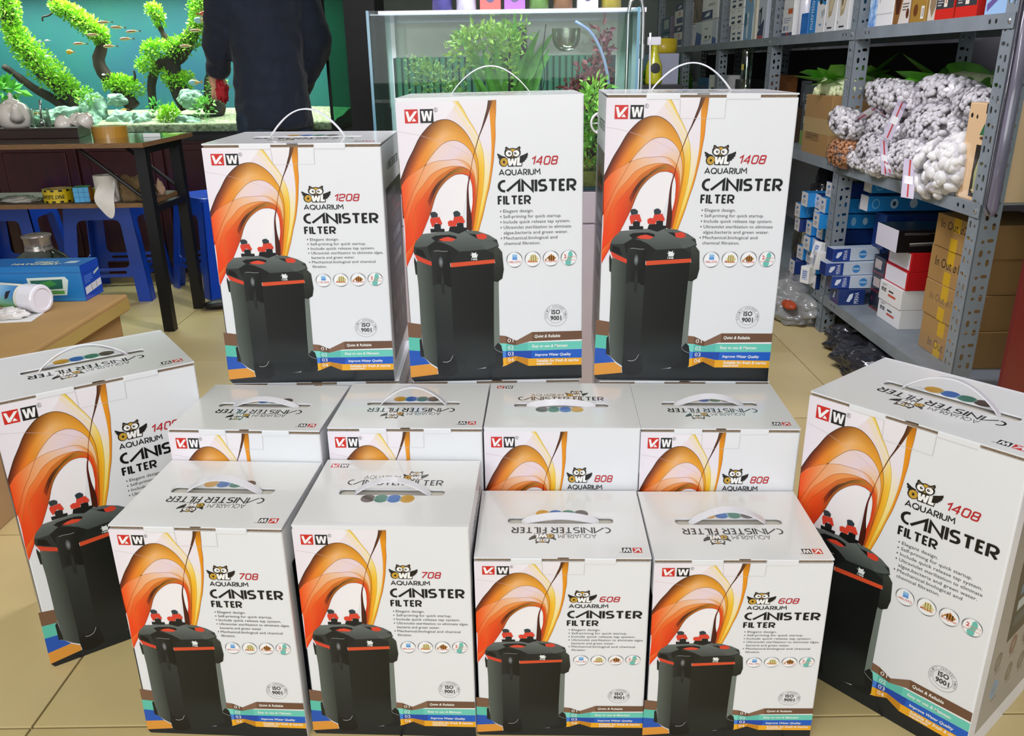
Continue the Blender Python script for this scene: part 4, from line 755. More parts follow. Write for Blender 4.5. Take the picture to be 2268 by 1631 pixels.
def pebble_bag(loc, dims, rot, label, pr=0.009, n=230, seed=1, zips=(), m=None, mm=None):
    """pillow of film, pebbles packed under it, zip strips on the film"""
    t = empty('pebble_bag', loc, 0, label, 'bag', 'bags on the middle shelf'); t.rotation_euler = rot; rnd = random.Random(seed); a, b, c = dims
    mb = MB(); mb.smooth = True; got = 0
    while got < n:
        u = Vector((rnd.gauss(0, 1), rnd.gauss(0, 1), rnd.gauss(0, 1))).normalized()
        if rnd.random() < 0.25 and u.z < 0: continue
        k = (abs(u.x) ** 2.6 + abs(u.y) ** 2.6 + abs(u.z) ** 2.6) ** (-1 / 2.6); s = rnd.uniform(0.86, 0.99)
        blob(mb, (u.x * k * a * s, u.y * k * b * s, u.z * k * c * s), pr * rnd.uniform(0.7, 1.25), rnd); got += 1
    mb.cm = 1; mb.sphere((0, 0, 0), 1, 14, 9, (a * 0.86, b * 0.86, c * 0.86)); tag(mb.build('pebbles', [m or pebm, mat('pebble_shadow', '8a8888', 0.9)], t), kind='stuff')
    bm = bmesh.new(); bmesh.ops.create_icosphere(bm, subdivisions=4, radius=1)
    for v in bm.verts:
        u = v.co.normalized(); k = (abs(u.x) ** 2.6 + abs(u.y) ** 2.6 + abs(u.z) ** 2.6) ** (-1 / 2.6)
        w_ = 1.07 + 0.05 * noise.noise(u * 5 + Vector((seed, 0, 0))) + 0.02 * noise.noise(u * 14 + Vector((seed, 3, 0))); v.co = Vector((u.x * k * a * w_, u.y * k * b * w_, u.z * k * c * w_))
    for f in bm.faces: f.smooth = True
    me = bpy.data.meshes.new('film'); bm.to_mesh(me); bm.free(); me.materials.append(film); link('film', me, t)
    for (p, q, wd) in zips:
        p = Vector(p); q = Vector(q); d = (q - p); L = d.length; mbz = MB(); M = Matrix.Translation(p) @ d.to_track_quat('X', 'Z').to_matrix().to_4x4()
        mbz.box(0, -wd, -0.0008, L, wd, 0.0008, M); z = mbz.build('zip_strip', zfilm, t)
        mbz = MB(); mbz.box(0.004, -0.0022, -0.0016, L - 0.004, 0.0022, 0.0016, M); mbz.build('zip_line', zipm, z)
        mbz = MB(); mbz.box(L * 0.45, -wd * 0.7, -0.0022, L * 0.45 + 0.03, wd * 0.7, 0.0022, M); mbz.build('paper_tag', wbox, z)
    return t
pebble_bag((1.385, 2.985, 0.918), (0.112, 0.194, 0.054), (0.10, 0.15, 0.05), 'long flat bag of white pebbles at the top left of the pile', 0.0105, 702, 1)
pebble_bag((1.43, 2.775, 0.925), (0.101, 0.154, 0.062), (-0.06, 0.35, -0.1), 'plump bag of white pebbles at the top right of the pile', 0.011, 620, 2, [((-0.09, 0.16, -0.03), (-0.10, 0.10, -0.075), 0.014)])
pebble_bag((1.265, 3.17, 0.825), (0.056, 0.097, 0.047), (0.3, 0.2, 0.1), 'bag of white pebbles poking out in front of the shelf post', 0.010, 350, 3)
pebble_bag((1.36, 2.99, 0.81), (0.078, 0.137, 0.062), (0.05, 0.5, 0.0), 'bag of white pebbles in the middle of the pile, left half, with slanting zips', 0.010, 540, 4, [((-0.095, 0.13, -0.03), (-0.085, 0.03, 0.055), 0.014), ((-0.075, 0.10, 0.045), (-0.09, -0.06, 0.02), 0.012)])
pebble_bag((1.38, 2.69, 0.83), (0.090, 0.171, 0.084), (0.0, 0.45, 0.0), 'largest bag of white pebbles, in the middle right of the pile', 0.010, 890, 5, [((-0.10, 0.165, 0.055), (-0.115, 0.085, -0.085), 0.016)])
pebble_bag((1.30, 2.93, 0.745), (0.062, 0.120, 0.058), (0.1, 0.3, 0.1), 'bag of small white pebbles low in the pile above the shelf lip', 0.0075, 810, 6)
pebble_bag((1.295, 2.70, 0.745), (0.056, 0.108, 0.062), (-0.2, 0.3, 0.0), 'bag of white pebbles low in the middle with two red zips', 0.010, 486, 7, [((-0.065, 0.095, 0.055), (-0.075, -0.02, -0.075), 0.013), ((-0.06, 0.05, -0.01), (-0.07, -0.04, -0.07), 0.01)])
pebble_bag((1.272, 3.01, 0.705), (0.039, 0.085, 0.027), (0.1, 0.1, 0.1), 'small flat bag of pebbles at the shelf lip, left', 0.0085, 242, 8)
pebble_bag((1.268, 2.83, 0.706), (0.045, 0.080, 0.031), (-0.1, 0.2, 0.0), 'small bag of pebbles at the shelf lip, centre', 0.009, 270, 9)
pebble_bag((1.285, 2.44, 0.75), (0.056, 0.114, 0.084), (-0.25, 0.25, 0.1), 'bag of large rounded pebbles at the near end of the shelf', 0.0215, 188, 10, [((-0.05, 0.12, 0.03), (-0.07, 0.06, -0.10), 0.018)])
pebble_bag((1.42, 2.50, 0.90), (0.090, 0.148, 0.056), (0.1, 0.3, 0.0), 'bag of grey-white pebbles behind the beige box at the near end', 0.010, 458, 11)
pebble_bag((1.268, 3.15, 0.72), (0.056, 0.091, 0.056), (0.0, 0.2, 0.1), 'bag of orange gravel at the bottom left of the pile', 0.006, 702, 12, m=mat('orange_gravel', 'c08a5c', 0.6, noise_amt=0.2, noise_scale=30))
pack('soil_box', 'tall beige box with a mountain print against the near shelf post', 'box', 1.272, 2.222, Z2, 0.14, 0.135, 0.255, mat('beige_card', 'd9b88c', 0.55, noise_amt=0.03), px=quick(('r', 480, 420, 1000, 960, '2a241e'), ('p', [(560, 700), (700, 470), (820, 560), (950, 470), (980, 900), (600, 920)], 'a4a878'), ('r', 620, 0, 1000, 100, '2a2622'), ('p', [(520, 320), (640, 200), (740, 320)], '2f6a44'), ('p', [(660, 320), (780, 180), (900, 320)], '245a3a'), ('e', 700, 350, 160, 20, '5a4630'), ('e', 130, 130, 45, 26, '2a2622'), ('e', 330, 140, 32, 22, '2a2622'), ('e', 170, 900, 90, 50, 'b8966c'), ('r', 560, 880, 930, 900, 'd9b88c')))
# far goods on the middle shelf
mb = MB(); mb.smooth = True; mb.lathe([(0.0, 0), (0.028, 0), (0.030, 0.004), (0.030, 0.205), (0.028, 0.21), (0.0, 0.21)], 16); tb = mb.build('glass_tube', glass_mat('tube_glass', 'cfe0d8', 0.25), loc=(1.30, 4.74, 0.905)); tag(tb, 'clear glass tube with a yellow tag hanging under the upper shelf', 'tube')
mb = MB(); mb.box(-0.034, -0.06, 0.10, -0.032, -0.02, 0.13); mb.build('price_tag', mat('yellow_tag', 'dcd06a', 0.6), tb); mb = MB(); mb.tube([(0, 0, 0.21), (0, 0, 0.217)], 0.004, 6); mb.build('hook', steel, tb)
pack('orange_tub', 'dull orange cone-shaped tub in the dark third bay', 'tub', 1.36, 4.42, Z2, 0.12, 0.14, 0.30, mat('dull_orange', '7a4a1c', 0.5, noise_amt=0.3, noise_scale=20))
pack('dark_crate', 'black crate standing in the third bay of the middle shelf', 'crate', 1.36, 4.88, Z2, 0.26, 0.30, 0.27, blackb)
pack('blue_tool_box', 'blue packet beside a white one in the fourth bay', 'box', 1.30, 5.62, Z2, 0.14, 0.30, 0.27, mat('dusk_blue', '2a4a80', 0.4, noise_amt=0.15), px=quick(('r', 120, 640, 900, 960, '5a86c0'), ('l', 200, 200, 800, 400, 3, '7a4a60')))
pack('white_tool_box', 'white packet with a black tool picture in the fourth bay', 'box', 1.30, 5.36, Z2, 0.14, 0.24, 0.29, wbox, px=quick(('p', [(300, 250), (600, 250), (640, 800), (480, 860), (330, 780)], '22262c'),))
pack('brown_jar_pack', 'dark packet with a yellow label at the end of the fourth bay', 'box', 1.33, 6.02, Z2, 0.14, 0.22, 0.24, blackb, px=quick(('r', 200, 500, 700, 900, '8a6a2c'),))
# lower shelf
Z1 = LV[0]
kz = [0.0, 0.118, 0.228, 0.338]
ktxt = [('t', 'In Out 10', 250, 560, 850, 800), ('t', 'In Out \u00f812', 160, 300, 820, 520), ('t', 'In Out \u00f816', 150, 280, 860, 560), ('t', 'In Out \u00f822', 130, 150, 860, 420)]
for i in range(4):
    hgt = (0.117, 0.109, 0.109, 0.10)[i]; tx = ktxt[i]
    pack('fittings_carton', ('bottom', 'second', 'third', 'top')[i] + ' kraft carton of the handwritten stack behind the near post', 'carton', 1.345 - 0.004 * (i % 2), 2.33 + 0.006 * (i % 3), Z1 + kz[i], 0.25, 0.235, hgt, kraftb, px=quick(('r', 440, 0, 610, 420, 'c8a024'), ('r', 420, 620, 590, 1000, 'c8a024'), (*tx, ('5a4a38', '6a5a44', '1c1814', '3a3028')[i])), group='stacked kraft cartons', bev=0.002)
ou = quick(('r', 10, 20, 990, 980, 'e8e8e4'), ('t', 'Ou Ou', 760, 330, 960, 450, '1a1a1a', 0.02), ('t', '\u6b27', 760, 520, 850, 800, '1a1a1a', 0.03), ('t', '\u6b27', 860, 520, 950, 800, '1a1a1a', 0.03))
oe = quick(('r', 10, 20, 990, 980, 'e8e8e4'), ('t', '\u6b27\u6b27', 100, 300, 330, 520, '1a1a1a', 0.03), ('r', 430, 330, 640, 420, '2a2a2a'), ('r', 420, 520, 760, 640, 'c8503c'), ('l', 120, 120, 330, 240, 2, '6a6a6a'))
xx, yy = 1.352, 2.729
for i in range(2):
    pack('lamp_box', ('lower', 'upper')[i] + ' white box with black characters, under the red boxes', 'box', xx - 0.004 * i, yy, Z1 + 0.07 * i, 0.235, 0.175, 0.0695, wbox, px=oe, py=ou, group='stack of flat boxes')
for i in range(2):
    pack('lamp_box', ('lower', 'upper')[i] + ' red box with a white end, in the stack of flat boxes', 'box', xx + 0.004 + 0.004 * i, yy - 0.004, Z1 + 0.14 + 0.066 * i, 0.235, 0.172, 0.0655, redb, px=quick(('r', 40, 70, 960, 930, 'e4e2e6'),), group='stack of flat boxes')
pack('torch_box', 'black box with a torch picture on top of the red boxes', 'box', xx - 0.045, yy + 0.004, Z1 + 0.272, 0.25, 0.165, 0.076, blackb, px=quick(('r', 0, 0, 1000, 1000, 'd8d6e0'),), py=quick(('p', [(160, 560), (860, 470), (870, 640), (170, 720)], '50504c'), ('p', [(170, 580), (850, 500), (850, 540), (170, 620)], 'c8c4b8'), ('r', 640, 460, 680, 680, 'c85a2c'), ('r', 820, 480, 860, 640, 'c85a2c'), ('l', 80, 120, 600, 240, 2, '6a6a68')), group='stack of flat boxes')
for i in range(3):
    pack('test_kit_box', ('lowest', 'middle', 'topmost')[i] + ' black and red little box beside the white boxes', 'box', 1.372, 2.925 + 0.004 * i, Z1 + 0.068 * i, 0.12, 0.10, 0.067, blackb, px=quick(('r', 150, 200, 700, 700, 'b8a8a0') if i else ('r', 100, 300, 240, 520, '5a1a22'), ('r', 0, 880, 1000, 1000, '6a1420')), py=quick(('r', 60, 200, 260, 900, 'b02030'), ('r', 60, 100, 260, 300, 'd8d8d8')), group='little black boxes')
per = lambda: quick(('r', 5, 10, 995, 990, 'c3d0dc'), ('r', 0, 0, 230, 1000, '1c3f8e'), ('vt', 'PERIHA', 140, 120, 190, 880, 'e0e8f4'), ('p', [(40, 700), (60, 300), (120, 240), (110, 500), (70, 760)], 'e0e8f4'), ('e', 400, 500, 52, 330, '3a86c8'), ('r', 355, 420, 445, 580, '9cc4e4'), ('r', 620, 80, 780, 900, '24509a'), ('l', 640, 160, 760, 840, 6, '7a9ccc'))
pale = mat('pale_packet', 'c3d0dc', 0.3, coat=0.3, noise_amt=0.03); bl2 = mat('sky_packet', '2587cc', 0.35, coat=0.3, noise_amt=0.06)
for i, (x, y, z, rz) in enumerate(((1.235, 3.06, Z1 + 0.062, -0.03), (1.205, 3.075, Z1 + 0.112, 0.06), (1.232, 3.10, Z1 + 0.163, 0.10))):
    pack('wavemaker_box', ('lowest', 'middle', 'topmost')[i] + ' long pale blue box with a navy end sticking out past the post', 'box', x, y, z, 0.30, 0.055, 0.048, pale, px=quick(('r', 0, 0, 1000, 1000, '1c2f6e'),), py=per(), group='long pale blue boxes', rz=rz)
pack('wavemaker_box', 'short navy box with white emblem lying on the lower shelf by the post', 'box', 1.262, 3.045, Z1, 0.10, 0.085, 0.06, navy, px=quick(('p', [(300, 700), (420, 300), (560, 300), (480, 700)], 'c8d4ea'),), py=quick(('p', [(300, 760), (400, 300), (540, 220), (520, 520), (420, 800)], 'e0e8f4'), ('vt', 'PERIHA', 600, 160, 760, 900, 'e0e8f4')), group='long pale blue boxes')
pack('pump_carton', 'large navy carton with round fish pictures behind the long boxes', 'carton', 1.40, 3.04, Z1 + 0.215, 0.28, 0.10, 0.13, navy, py=quick(('e', 220, 420, 80, 170, '4a90b8'), ('r', 300, 200, 330, 640, 'b8c8d8'), ('e', 660, 420, 120, 230, 'c8b078'), ('p', [(560, 420), (660, 200), (770, 420)], '3a6aa0'), ('p', [(660, 420), (780, 420), (660, 640)], 'e0e0dc'), ('e', 500, 950, 120, 120, '7a98b8')))
rnd = random.Random(4); ends = wbox; k = 0
words = [('far', 'middle', 'near')[j] for j in range(3)]
pub = quick(('e', 130, 500, 45, 380, '5aa8de'), ('e', 130, 500, 35, 300, '2587cc'), ('e', 420, 500, 30, 300, '8ac4ea'), ('e', 560, 480, 30, 260, 'b8dcf2'))
ROWN = ['lowest', 'second', 'third', 'fourth', 'fifth', 'sixth', 'topmost']
for r_ in range(7):
    for c_ in range(4 if r_ < 5 else 3 if r_ < 6 else 1):
        dk = (r_ + c_) % 3 == 0
        pack('tube_lamp_box', ROWN[r_] + ' row, ' + ('nearest', 'second', 'third', 'farthest')[c_] + ' white-ended blue box in the stack left of the post', 'box', 1.285 + rnd.uniform(-0.045, 0.02), 3.275 + c_ * 0.085 + rnd.uniform(0, 0.012), Z1 + 0.062 * r_ + 0.002, 0.33, 0.070, 0.0575, navy if dk else bl2, px=quick(('r', 0, 0, 1000, 1000, 'd6d4d2'), ('p', [(200, 300), (500, 180), (640, 320), (380, 460)], '4a74b0'), ('l', 220, 560, 760, 860, 3, '7a808a')), py=pub if not dk else None, group='blue boxes stacked by the post', rz=rnd.uniform(-0.05, 0.05))
for r_ in range(2):
    pack('long_lamp_box', ('lower', 'upper')[r_] + ' long sky blue box with round icons lying behind the post', 'box', 1.345, 3.09 - 0.015 * r_, Z1 + 0.352 + 0.070 * r_, 0.33, 0.07, 0.056, bl2, px=quick(('r', 0, 0, 1000, 1000, 'd6d4d2'),), py=quick(('e', 90, 500, 45, 330, '7ac0ea'), ('e', 90, 500, 35, 260, '2587cc'), ('e', 300, 500, 45, 330, 'b8dcf2'), ('e', 300, 500, 20, 160, '20405a'), ('e', 520, 480, 45, 330, 'cfe8f6')), group='long sky blue boxes')
for i, (x, y, z, rz, ry) in enumerate(((1.245, 3.245, Z1 + 0.13, 0.3, 0.25), (1.236, 3.205, Z1 + 0.10, -0.1, 0.1), (1.235, 3.30, Z1 + 0.02, 0.5, 0.0))):
    pack('open_end_box', ('tilted white box with an open flap beside the post', 'white box with a blue label in front of the post', 'crumpled white box low in front of the post')[i], 'box', x - 0.02, y, z, 0.05, 0.045, 0.07, wbox, px=quick(('r', 200, 200, 800, 800, 'b8c4dc'), ('l', 260, 260, 740, 740, 4, '6a7aa8')), rz=rz, ry=ry, group='loose white boxes by the post')
# crumpled bags on the floor
def crumple(name, label, cat, loc, dims, m, seed, amp=0.22, sub=5, rz=0, cutz=True, group=None, parts=None):
    bm = bmesh.new(); bmesh.ops.create_icosphere(bm, subdivisions=sub, radius=1); a, b, c = dims; o3 = Vector((seed * 3.1, seed * 1.7, 0))
    for v in bm.verts:
        u = v.co.normalized(); d = 1 + amp * (noise.noise(u * 2.1 + o3) + 0.7 * abs(noise.noise(u * 5.0 + o3)) + 0.35 * abs(noise.noise(u * 11 + o3)) - 0.3)
        p = Vector((u.x * a * d, u.y * b * d, u.z * c * d)); p.z = max(p.z, -c * 0.45) if cutz else p.z; v.co = p + Vector((0, 0, c * 0.45 if cutz else 0))
    for f in bm.faces: f.smooth = True
    me = bpy.data.meshes.new(name); bm.to_mesh(me); bm.free(); me.materials.append(m); o = link(name, me, None, loc, (0, 0, rz)); tag(o, label, cat, group); return o
bagm = mat('black_bag', '2a2a30', 0.18, noise_amt=0.15, coat=0.4, bump=0.25, bump_scale=25); gbag = mat('grey_clear_bag', '8e8f8c', 0.15, noise_amt=0.2, noise_scale=9, coat=0.5, bump=0.2, bump_scale=30)
crumple('black_plastic_bag', 'shiny black plastic bag lying half under the shelving, nearest the tall box', 'bag', (1.36, 2.72, 0), (0.20, 0.24, 0.085), bagm, 1, group='plastic bags on the floor')
crumple('black_plastic_bag', 'flat black plastic bag tucked behind the other black bag', 'bag', (1.42, 3.00, 0), (0.20, 0.16, 0.075), bagm, 2, group='plastic bags on the floor')
gb = crumple('grey_plastic_bag', 'grey clear bag with orange contents on the floor under the shelf', 'bag', (1.27, 3.52, 0), (0.17, 0.27, 0.11), gbag, 5, group='plastic bags on the floor')
om = mat('orange_net', 'b84a22', 0.5, noise_amt=0.3, noise_scale=30)
for i, (x, y, z) in enumerate(((-0.10, -0.20, 0.085), (-0.13, 0.10, 0.12))):
    mb = MB(); mb.smooth = True; mb.sphere((0, 0, 0), 0.035, 12, 8, (0.8, 1.6, 0.5)); mb.build('orange_net', om, gb, (x, y, z))
crumple('dark_plastic_bag', 'dark plastic bag stuffed above the blue boxes under the middle shelf', 'bag', (1.45, 3.76, Z1 + 0.002), (0.13, 0.12, 0.30), bagm, 8, 0.15, group='plastic bags on the shelf')
# red cabinet at the right edge with a tank on it
redw = mat('red_lacquer', '6a1512', 0.35, noise_amt=0.12, noise_scale=5, stretch=(1, 1, 0.2), coat=0.2)
rc = empty('red_cabinet', (1.34, 1.5, 0), 0, 'dark red cabinet at the right edge, in front of the shelving', 'cabinet')
mb = MB(); mb.box(0, 0, 0.0, 0.40, 0.60, 0.66); mb.build('carcass', redw, rc, bevel=0.002)
mb = MB(); mb.box(-0.012, 0.03, 0.05, -0.001, 0.57, 0.62); mb.build('side_panel', redw, rc, bevel=0.004)
tk = empty('small_tank', (1.34, 1.5, 0.662), 0, 'small glass tank standing on the red cabinet at the right edge', 'tank')
gl = glass_mat('pane_glass', 'e4f2ee', 0.05); mb = MB(); mb.box(0, 0, 0, 0.40, 0.60, 0.012); mb.build('tank_base', mat('teal_base', '1a5a66', 0.4), tk)
for n_, b_ in (('pane', (0, 0, 0.012, 0.006, 0.60, 0.4)), ('pane', (0.394, 0, 0.012, 0.40, 0.60, 0.4)), ('pane', (0.006, 0, 0.012, 0.394, 0.006, 0.4)), ('pane', (0.006, 0.594, 0.012, 0.394, 0.60, 0.4))):
    mb = MB(); mb.box(*b_); mb.build(n_, gl, tk)
mb = MB(); mb.box(0.02, 0.02, 0.0125, 0.38, 0.58, 0.05); tag(mb.build('gravel', mat('dark_gravel', '2a2c28', 0.9, noise_amt=0.4, noise_scale=90, bump=0.4, bump_scale=120), tk), kind='stuff')

sl_ = empty('plastic_sleeve', (1.248, 2.13, 0.66), 0, 'long smoky plastic sleeve hanging on the near shelf post', 'sleeve'); mb = MB(); mb.smooth = True; mb.lathe([(0.0, 0), (0.012, 0.004), (0.018, 0.02), (0.018, 0.62), (0.0, 0.625)], 16); mb.build('sleeve_body', mat('smoky_plastic', '6c6878', 0.15, coat=0.6, noise_amt=0.25, noise_scale=14, stretch=(1, 1, 0.3)), sl_)
mb = MB(); mb.smooth = True; mb.tube([(-0.019, -0.006, 0.60), (-0.019, -0.006, 0.03), (-0.010, -0.016, 0.008)], 0.0025, 6); mb.build('seam', bagm, sl_)
# ------------------------------------------------------------------ tea table at the back left
ply = mat('brown_laminate', '2e1f12', 0.12, noise_amt=0.2, noise_scale=5, stretch=(1, 9, 1), coat=0.6); edge = mat('ply_edge', '7c5c38', 0.6, noise_amt=0.25, noise_scale=25, stretch=(1, 1, 14)); bmet = mat('black_metal', '0e0e10', 0.45, noise_amt=0.1)
tt = empty('tea_table', (-2.05, 3.53, 0), 0, 'dark table with plywood top, black metal legs and a lower shelf', 'table')
def plank(name, x0, y0, z0, x1, y1, z1, par, m1, m2):
    mb = MB(); mb.box(x0, y0, z0, x1, y1, z1); mb.m = [1, 0, 1, 1, 1, 1]; return mb.build(name, [m1, m2], par)
TZ = 0.787
plank('table_top', -0.65, -0.272, TZ - 0.018, 0.642, 0.262, TZ, tt, ply, edge)
plank('lower_shelf', -0.62, -0.185, 0.527, 0.575, 0.175, 0.545, tt, mat('dusty_board', '4c4030', 0.6, noise_amt=0.2), edge)
for x in (-0.60, 0.59):
    for y in (-0.17, 0.18): mb = MB(); mb.box(x - 0.022, y - 0.02, 0, x + 0.022, y + 0.02, TZ - 0.018); mb.build('leg', bmet, tt)
    mb = MB(); mb.box(x - 0.02, -0.15, 0.50, x + 0.02, 0.16, 0.527); mb.build('side_rail', bmet, tt)
    mb = MB(); mb.box(x - 0.02, -0.15, TZ - 0.05, x + 0.02, 0.16, TZ - 0.018); mb.build('side_rail', bmet, tt)
for y in (-0.165, 0.185): mb = MB(); mb.cyl((0.57, y, 0.56), (0.33, y, TZ - 0.02), 0.008, 8); mb.build('brace', bmet, tt)
porc = mat('white_porcelain', 'e6dfd2', 0.15, coat=0.6, noise_amt=0.02); wood = mat('dark_tray_wood', '2e1c10', 0.4, noise_amt=0.25, noise_scale=4, stretch=(1, 8, 1), coat=0.2)
tr = empty('tea_tray', (-2.2, 3.66, TZ), 0, 'dark wooden tea tray on the table', 'tray')
mb = MB(); mb.prism([(-0.40, -0.115), (0.41, -0.115), (0.35, 0.115), (-0.40, 0.115)], 0, 0.034); mb.build('tray_board', wood, tr, bevel=0.002)
mb = MB(); mb.prism([(-0.40, -0.115), (0.41, -0.115), (0.35, 0.115), (-0.40, 0.115)], 0.0345, 0.042, holes=[[(-0.385, 0.10), (0.335, 0.10), (0.39, -0.10), (-0.385, -0.10)]]); mb.build('tray_rim', wood, tr)
TT = TZ + 0.0345
tp = empty('teapot', (-2.115, 3.675, TT), 0, 'round white teapot with a golden leaf, on the tray', 'teapot')
mb = MB(); mb.smooth = True; mb.lathe([(0.0, 0.0), (0.046, 0.0), (0.062, 0.016), (0.069, 0.045), (0.066, 0.075), (0.052, 0.098), (0.034, 0.108), (0.0, 0.108)], 28); mb.build('pot', porc, tp)
mb = MB(); mb.smooth = True; mb.lathe([(0.034, 0.106), (0.030, 0.114), (0.012, 0.120), (0.008, 0.128), (0.011, 0.136), (0.0, 0.150)], 20, cap=False); mb.build('lid', porc, tp)
mb = MB(); mb.smooth = True; mb.tube([(0.035, -0.045, 0.045), (0.045, -0.062, 0.062), (0.050, -0.070, 0.085), (0.050, -0.074, 0.098)], [0.030, 0.022, 0.014, 0.010], 12); mb.build('spout', porc, tp)
mb = MB(); mb.smooth = True; mb.tube([(-0.05, 0.02, 0.085), (-0.09, 0.03, 0.085), (-0.10, 0.03, 0.055), (-0.062, 0.02, 0.03)], 0.006, 8); mb.build('handle', porc, tp)
mb = MB(); mb.add([(-0.052, -0.047, 0.062), (-0.043, -0.0555, 0.075), (-0.036, -0.060, 0.070), (-0.044, -0.055, 0.055)], [(0, 1, 2, 3)]); mb.build('leaf_motif', mat('gold_motif', 'b88a34', 0.4), tp)
clear = glass_mat('clear_glass', 'eef6f2', 0.10)
pj = empty('glass_pitcher', (-2.012, 3.69, TT), 0, 'clear glass pitcher with a metal tea strainer between teapot and cups', 'pitcher')
mb = MB(); mb.smooth = True; mb.lathe([(0.0, 0.0), (0.036, 0.0), (0.038, 0.004), (0.036, 0.070), (0.039, 0.078), (0.036, 0.078), (0.0345, 0.07), (0.035, 0.006), (0.0, 0.005)], 24); mb.build('jug', clear, pj)
mb = MB(); mb.smooth = True; mb.sphere((0.012, -0.02, 0.022), 0.013, 12, 7); mb.tube([(0.012, -0.02, 0.03), (0.014, -0.015, 0.075), (0.018, -0.012, 0.115)], [0.003, 0.005, 0.006], 6); mb.build('strainer', mat('chrome', 'cfcfcf', 0.12, metal=1.0), pj)
for i, (x, y, tl) in enumerate(((-1.905, 3.66, 0.0), (-1.862, 3.685, 0.5), (-1.815, 3.65, 0.75))):
    c = empty('tea_cup', (x, y, TT), 0, ('white cup turned upside down with red characters, nearest the pitcher', 'white cup tipped with its foot ring up, the middle of three', 'white cup lying on its side at the tray end')[i], 'cup', 'tea cups on the tray')
    M = Matrix.Translation((0, 0, 0.004 + 0.02 * min(1, tl))) @ Matrix.Rotation(tl, 4, 'Y'); mb = MB(); mb.smooth = True
    mb.lathe([(0.034, 0.0), (0.036, 0.003), (0.034, 0.018), (0.026, 0.036), (0.015, 0.042), (0.015, 0.047), (0.011, 0.047), (0.0, 0.044)], 22, M, cap=False); mb.build('bowl', porc, c)
    mb = MB(); mb.smooth = True; mb.lathe([(0.0155, 0.0470), (0.0155, 0.0478), (0.012, 0.0478), (0.012, 0.0470)], 18, M, cap=False); mb.build('foot_ring', mat('unglazed', 'b08a5c', 0.7), c)
tape = mat('amber_tape', 'b8862e', 0.15, coat=0.6, noise_amt=0.06, noise_scale=4)
def tape_roll(name, label, loc, r0, r1, h, m, core, group=None):
    o = empty(name, loc, 0, label, 'tape', group)
    mb = MB(); mb.smooth = False; n = 36; mb.prism(arc(0, 0, r1, r1, 0, 360 - 360 / n, n - 1), 0, h, holes=[arc(0, 0, r0, r0, 360 - 360 / n, 0, n - 1)]); mb.build('tape_winding', m, o)
    mb = MB(); mb.prism(arc(0, 0, r0, r0, 0, 360 - 360 / n, n - 1), 0.001, h - 0.001, holes=[arc(0, 0, r0 - 0.004, r0 - 0.004, 360 - 360 / n, 0, n - 1)]); mb.build('core', core, o); return o
cardc = mat('card_core', 'a88a60', 0.8)
tape_roll('tape_roll', 'amber packing tape roll lying on the table', (-1.668, 3.568, TZ), 0.045, 0.069, 0.046, tape, cardc)
bx_ = empty('clear_case', (-1.487, 3.56, TZ), 0.05, 'small clear plastic case with a white label on the table', 'case')
mb = MB(); mb.box(-0.038, -0.025, 0, 0.038, 0.025, 0.018); mb.build('case', clear, bx_); mb = MB(); mb.box(-0.032, -0.0265, 0.001, 0.038, -0.0255, 0.016); mb.build('label', wbox, bx_)
pack('leaflet', 'bright green leaflet at the right corner of the table', 'leaflet', -1.475, 3.66, TZ, 0.055, 0.10, 0.002, mat('lime_paper', '9ccc3a', 0.4, noise_amt=0.1), bev=0)
# things on the lower shelf
SZ = 0.545
yel = mat('warning_tape', 'd2b416', 0.35, coat=0.3, noise_amt=0.05)
yt = tape_roll('warning_tape_roll', 'yellow and black printed tape roll left of the blue cube', (-1.862, 3.43, SZ), 0.040, 0.058, 0.052, yel, cardc)
blk = mat('black_ink', '14120c', 0.4)
for k in range(2):
    mb = MB(); n = 24
    for i in range(n):
        if i % 2: continue
        a0 = 2 * PI * i / n; a1 = 2 * PI * (i + 0.9) / n; z0 = 0.044 if k else 0.0005; z1 = z0 + 0.0075; R_ = 0.0585
        mb.add([(R_ * math.cos(a0), R_ * math.sin(a0), z0), (R_ * math.cos(a1), R_ * math.sin(a1), z0), (R_ * math.cos(a1), R_ * math.sin(a1), z1), (R_ * math.cos(a0), R_ * math.sin(a0), z1)], [(0, 1, 2, 3)])
    tag(mb.build('stripe_print', blk, yt), kind='stuff')
vs, fs, a_, b_, c_, d_ = text_mesh('FRAGILE TAPE', 0.02); mb = MB(); mb.add([(0.0588 * math.sin((0.5 - (v[0] - a_) / (b_ - a_)) * -1.7), -0.0588 * math.cos((0.5 - (v[0] - a_) / (b_ - a_)) * -1.7), 0.032 - (v[1] - c_) / (d_ - c_) * 0.016) for v in vs], fs); mb.build('lettering', blk, yt)
tape_roll('warning_tape_roll', 'small yellow tape roll half hidden behind the blue cube', (-1.70, 3.50, SZ), 0.035, 0.050, 0.045, yel, cardc)
cb = empty('puzzle_cube', (-1.752, 3.415, SZ), 0.25, 'light blue and orange puzzle cube on the lower shelf', 'puzzle cube')
cm = [mat('cube_blue', '4fa8d8', 0.35, coat=0.3), mat('cube_orange', 'b8501e', 0.35, coat=0.3), mat('cube_green', '2f8a4a', 0.35), mat('cube_red', 'a82a22', 0.35)]
mb = MB(); mb.box(-0.030, -0.030, 0, 0.030, 0.030, 0.060); mb.build('cube_core', blackb, cb, bevel=0.002)
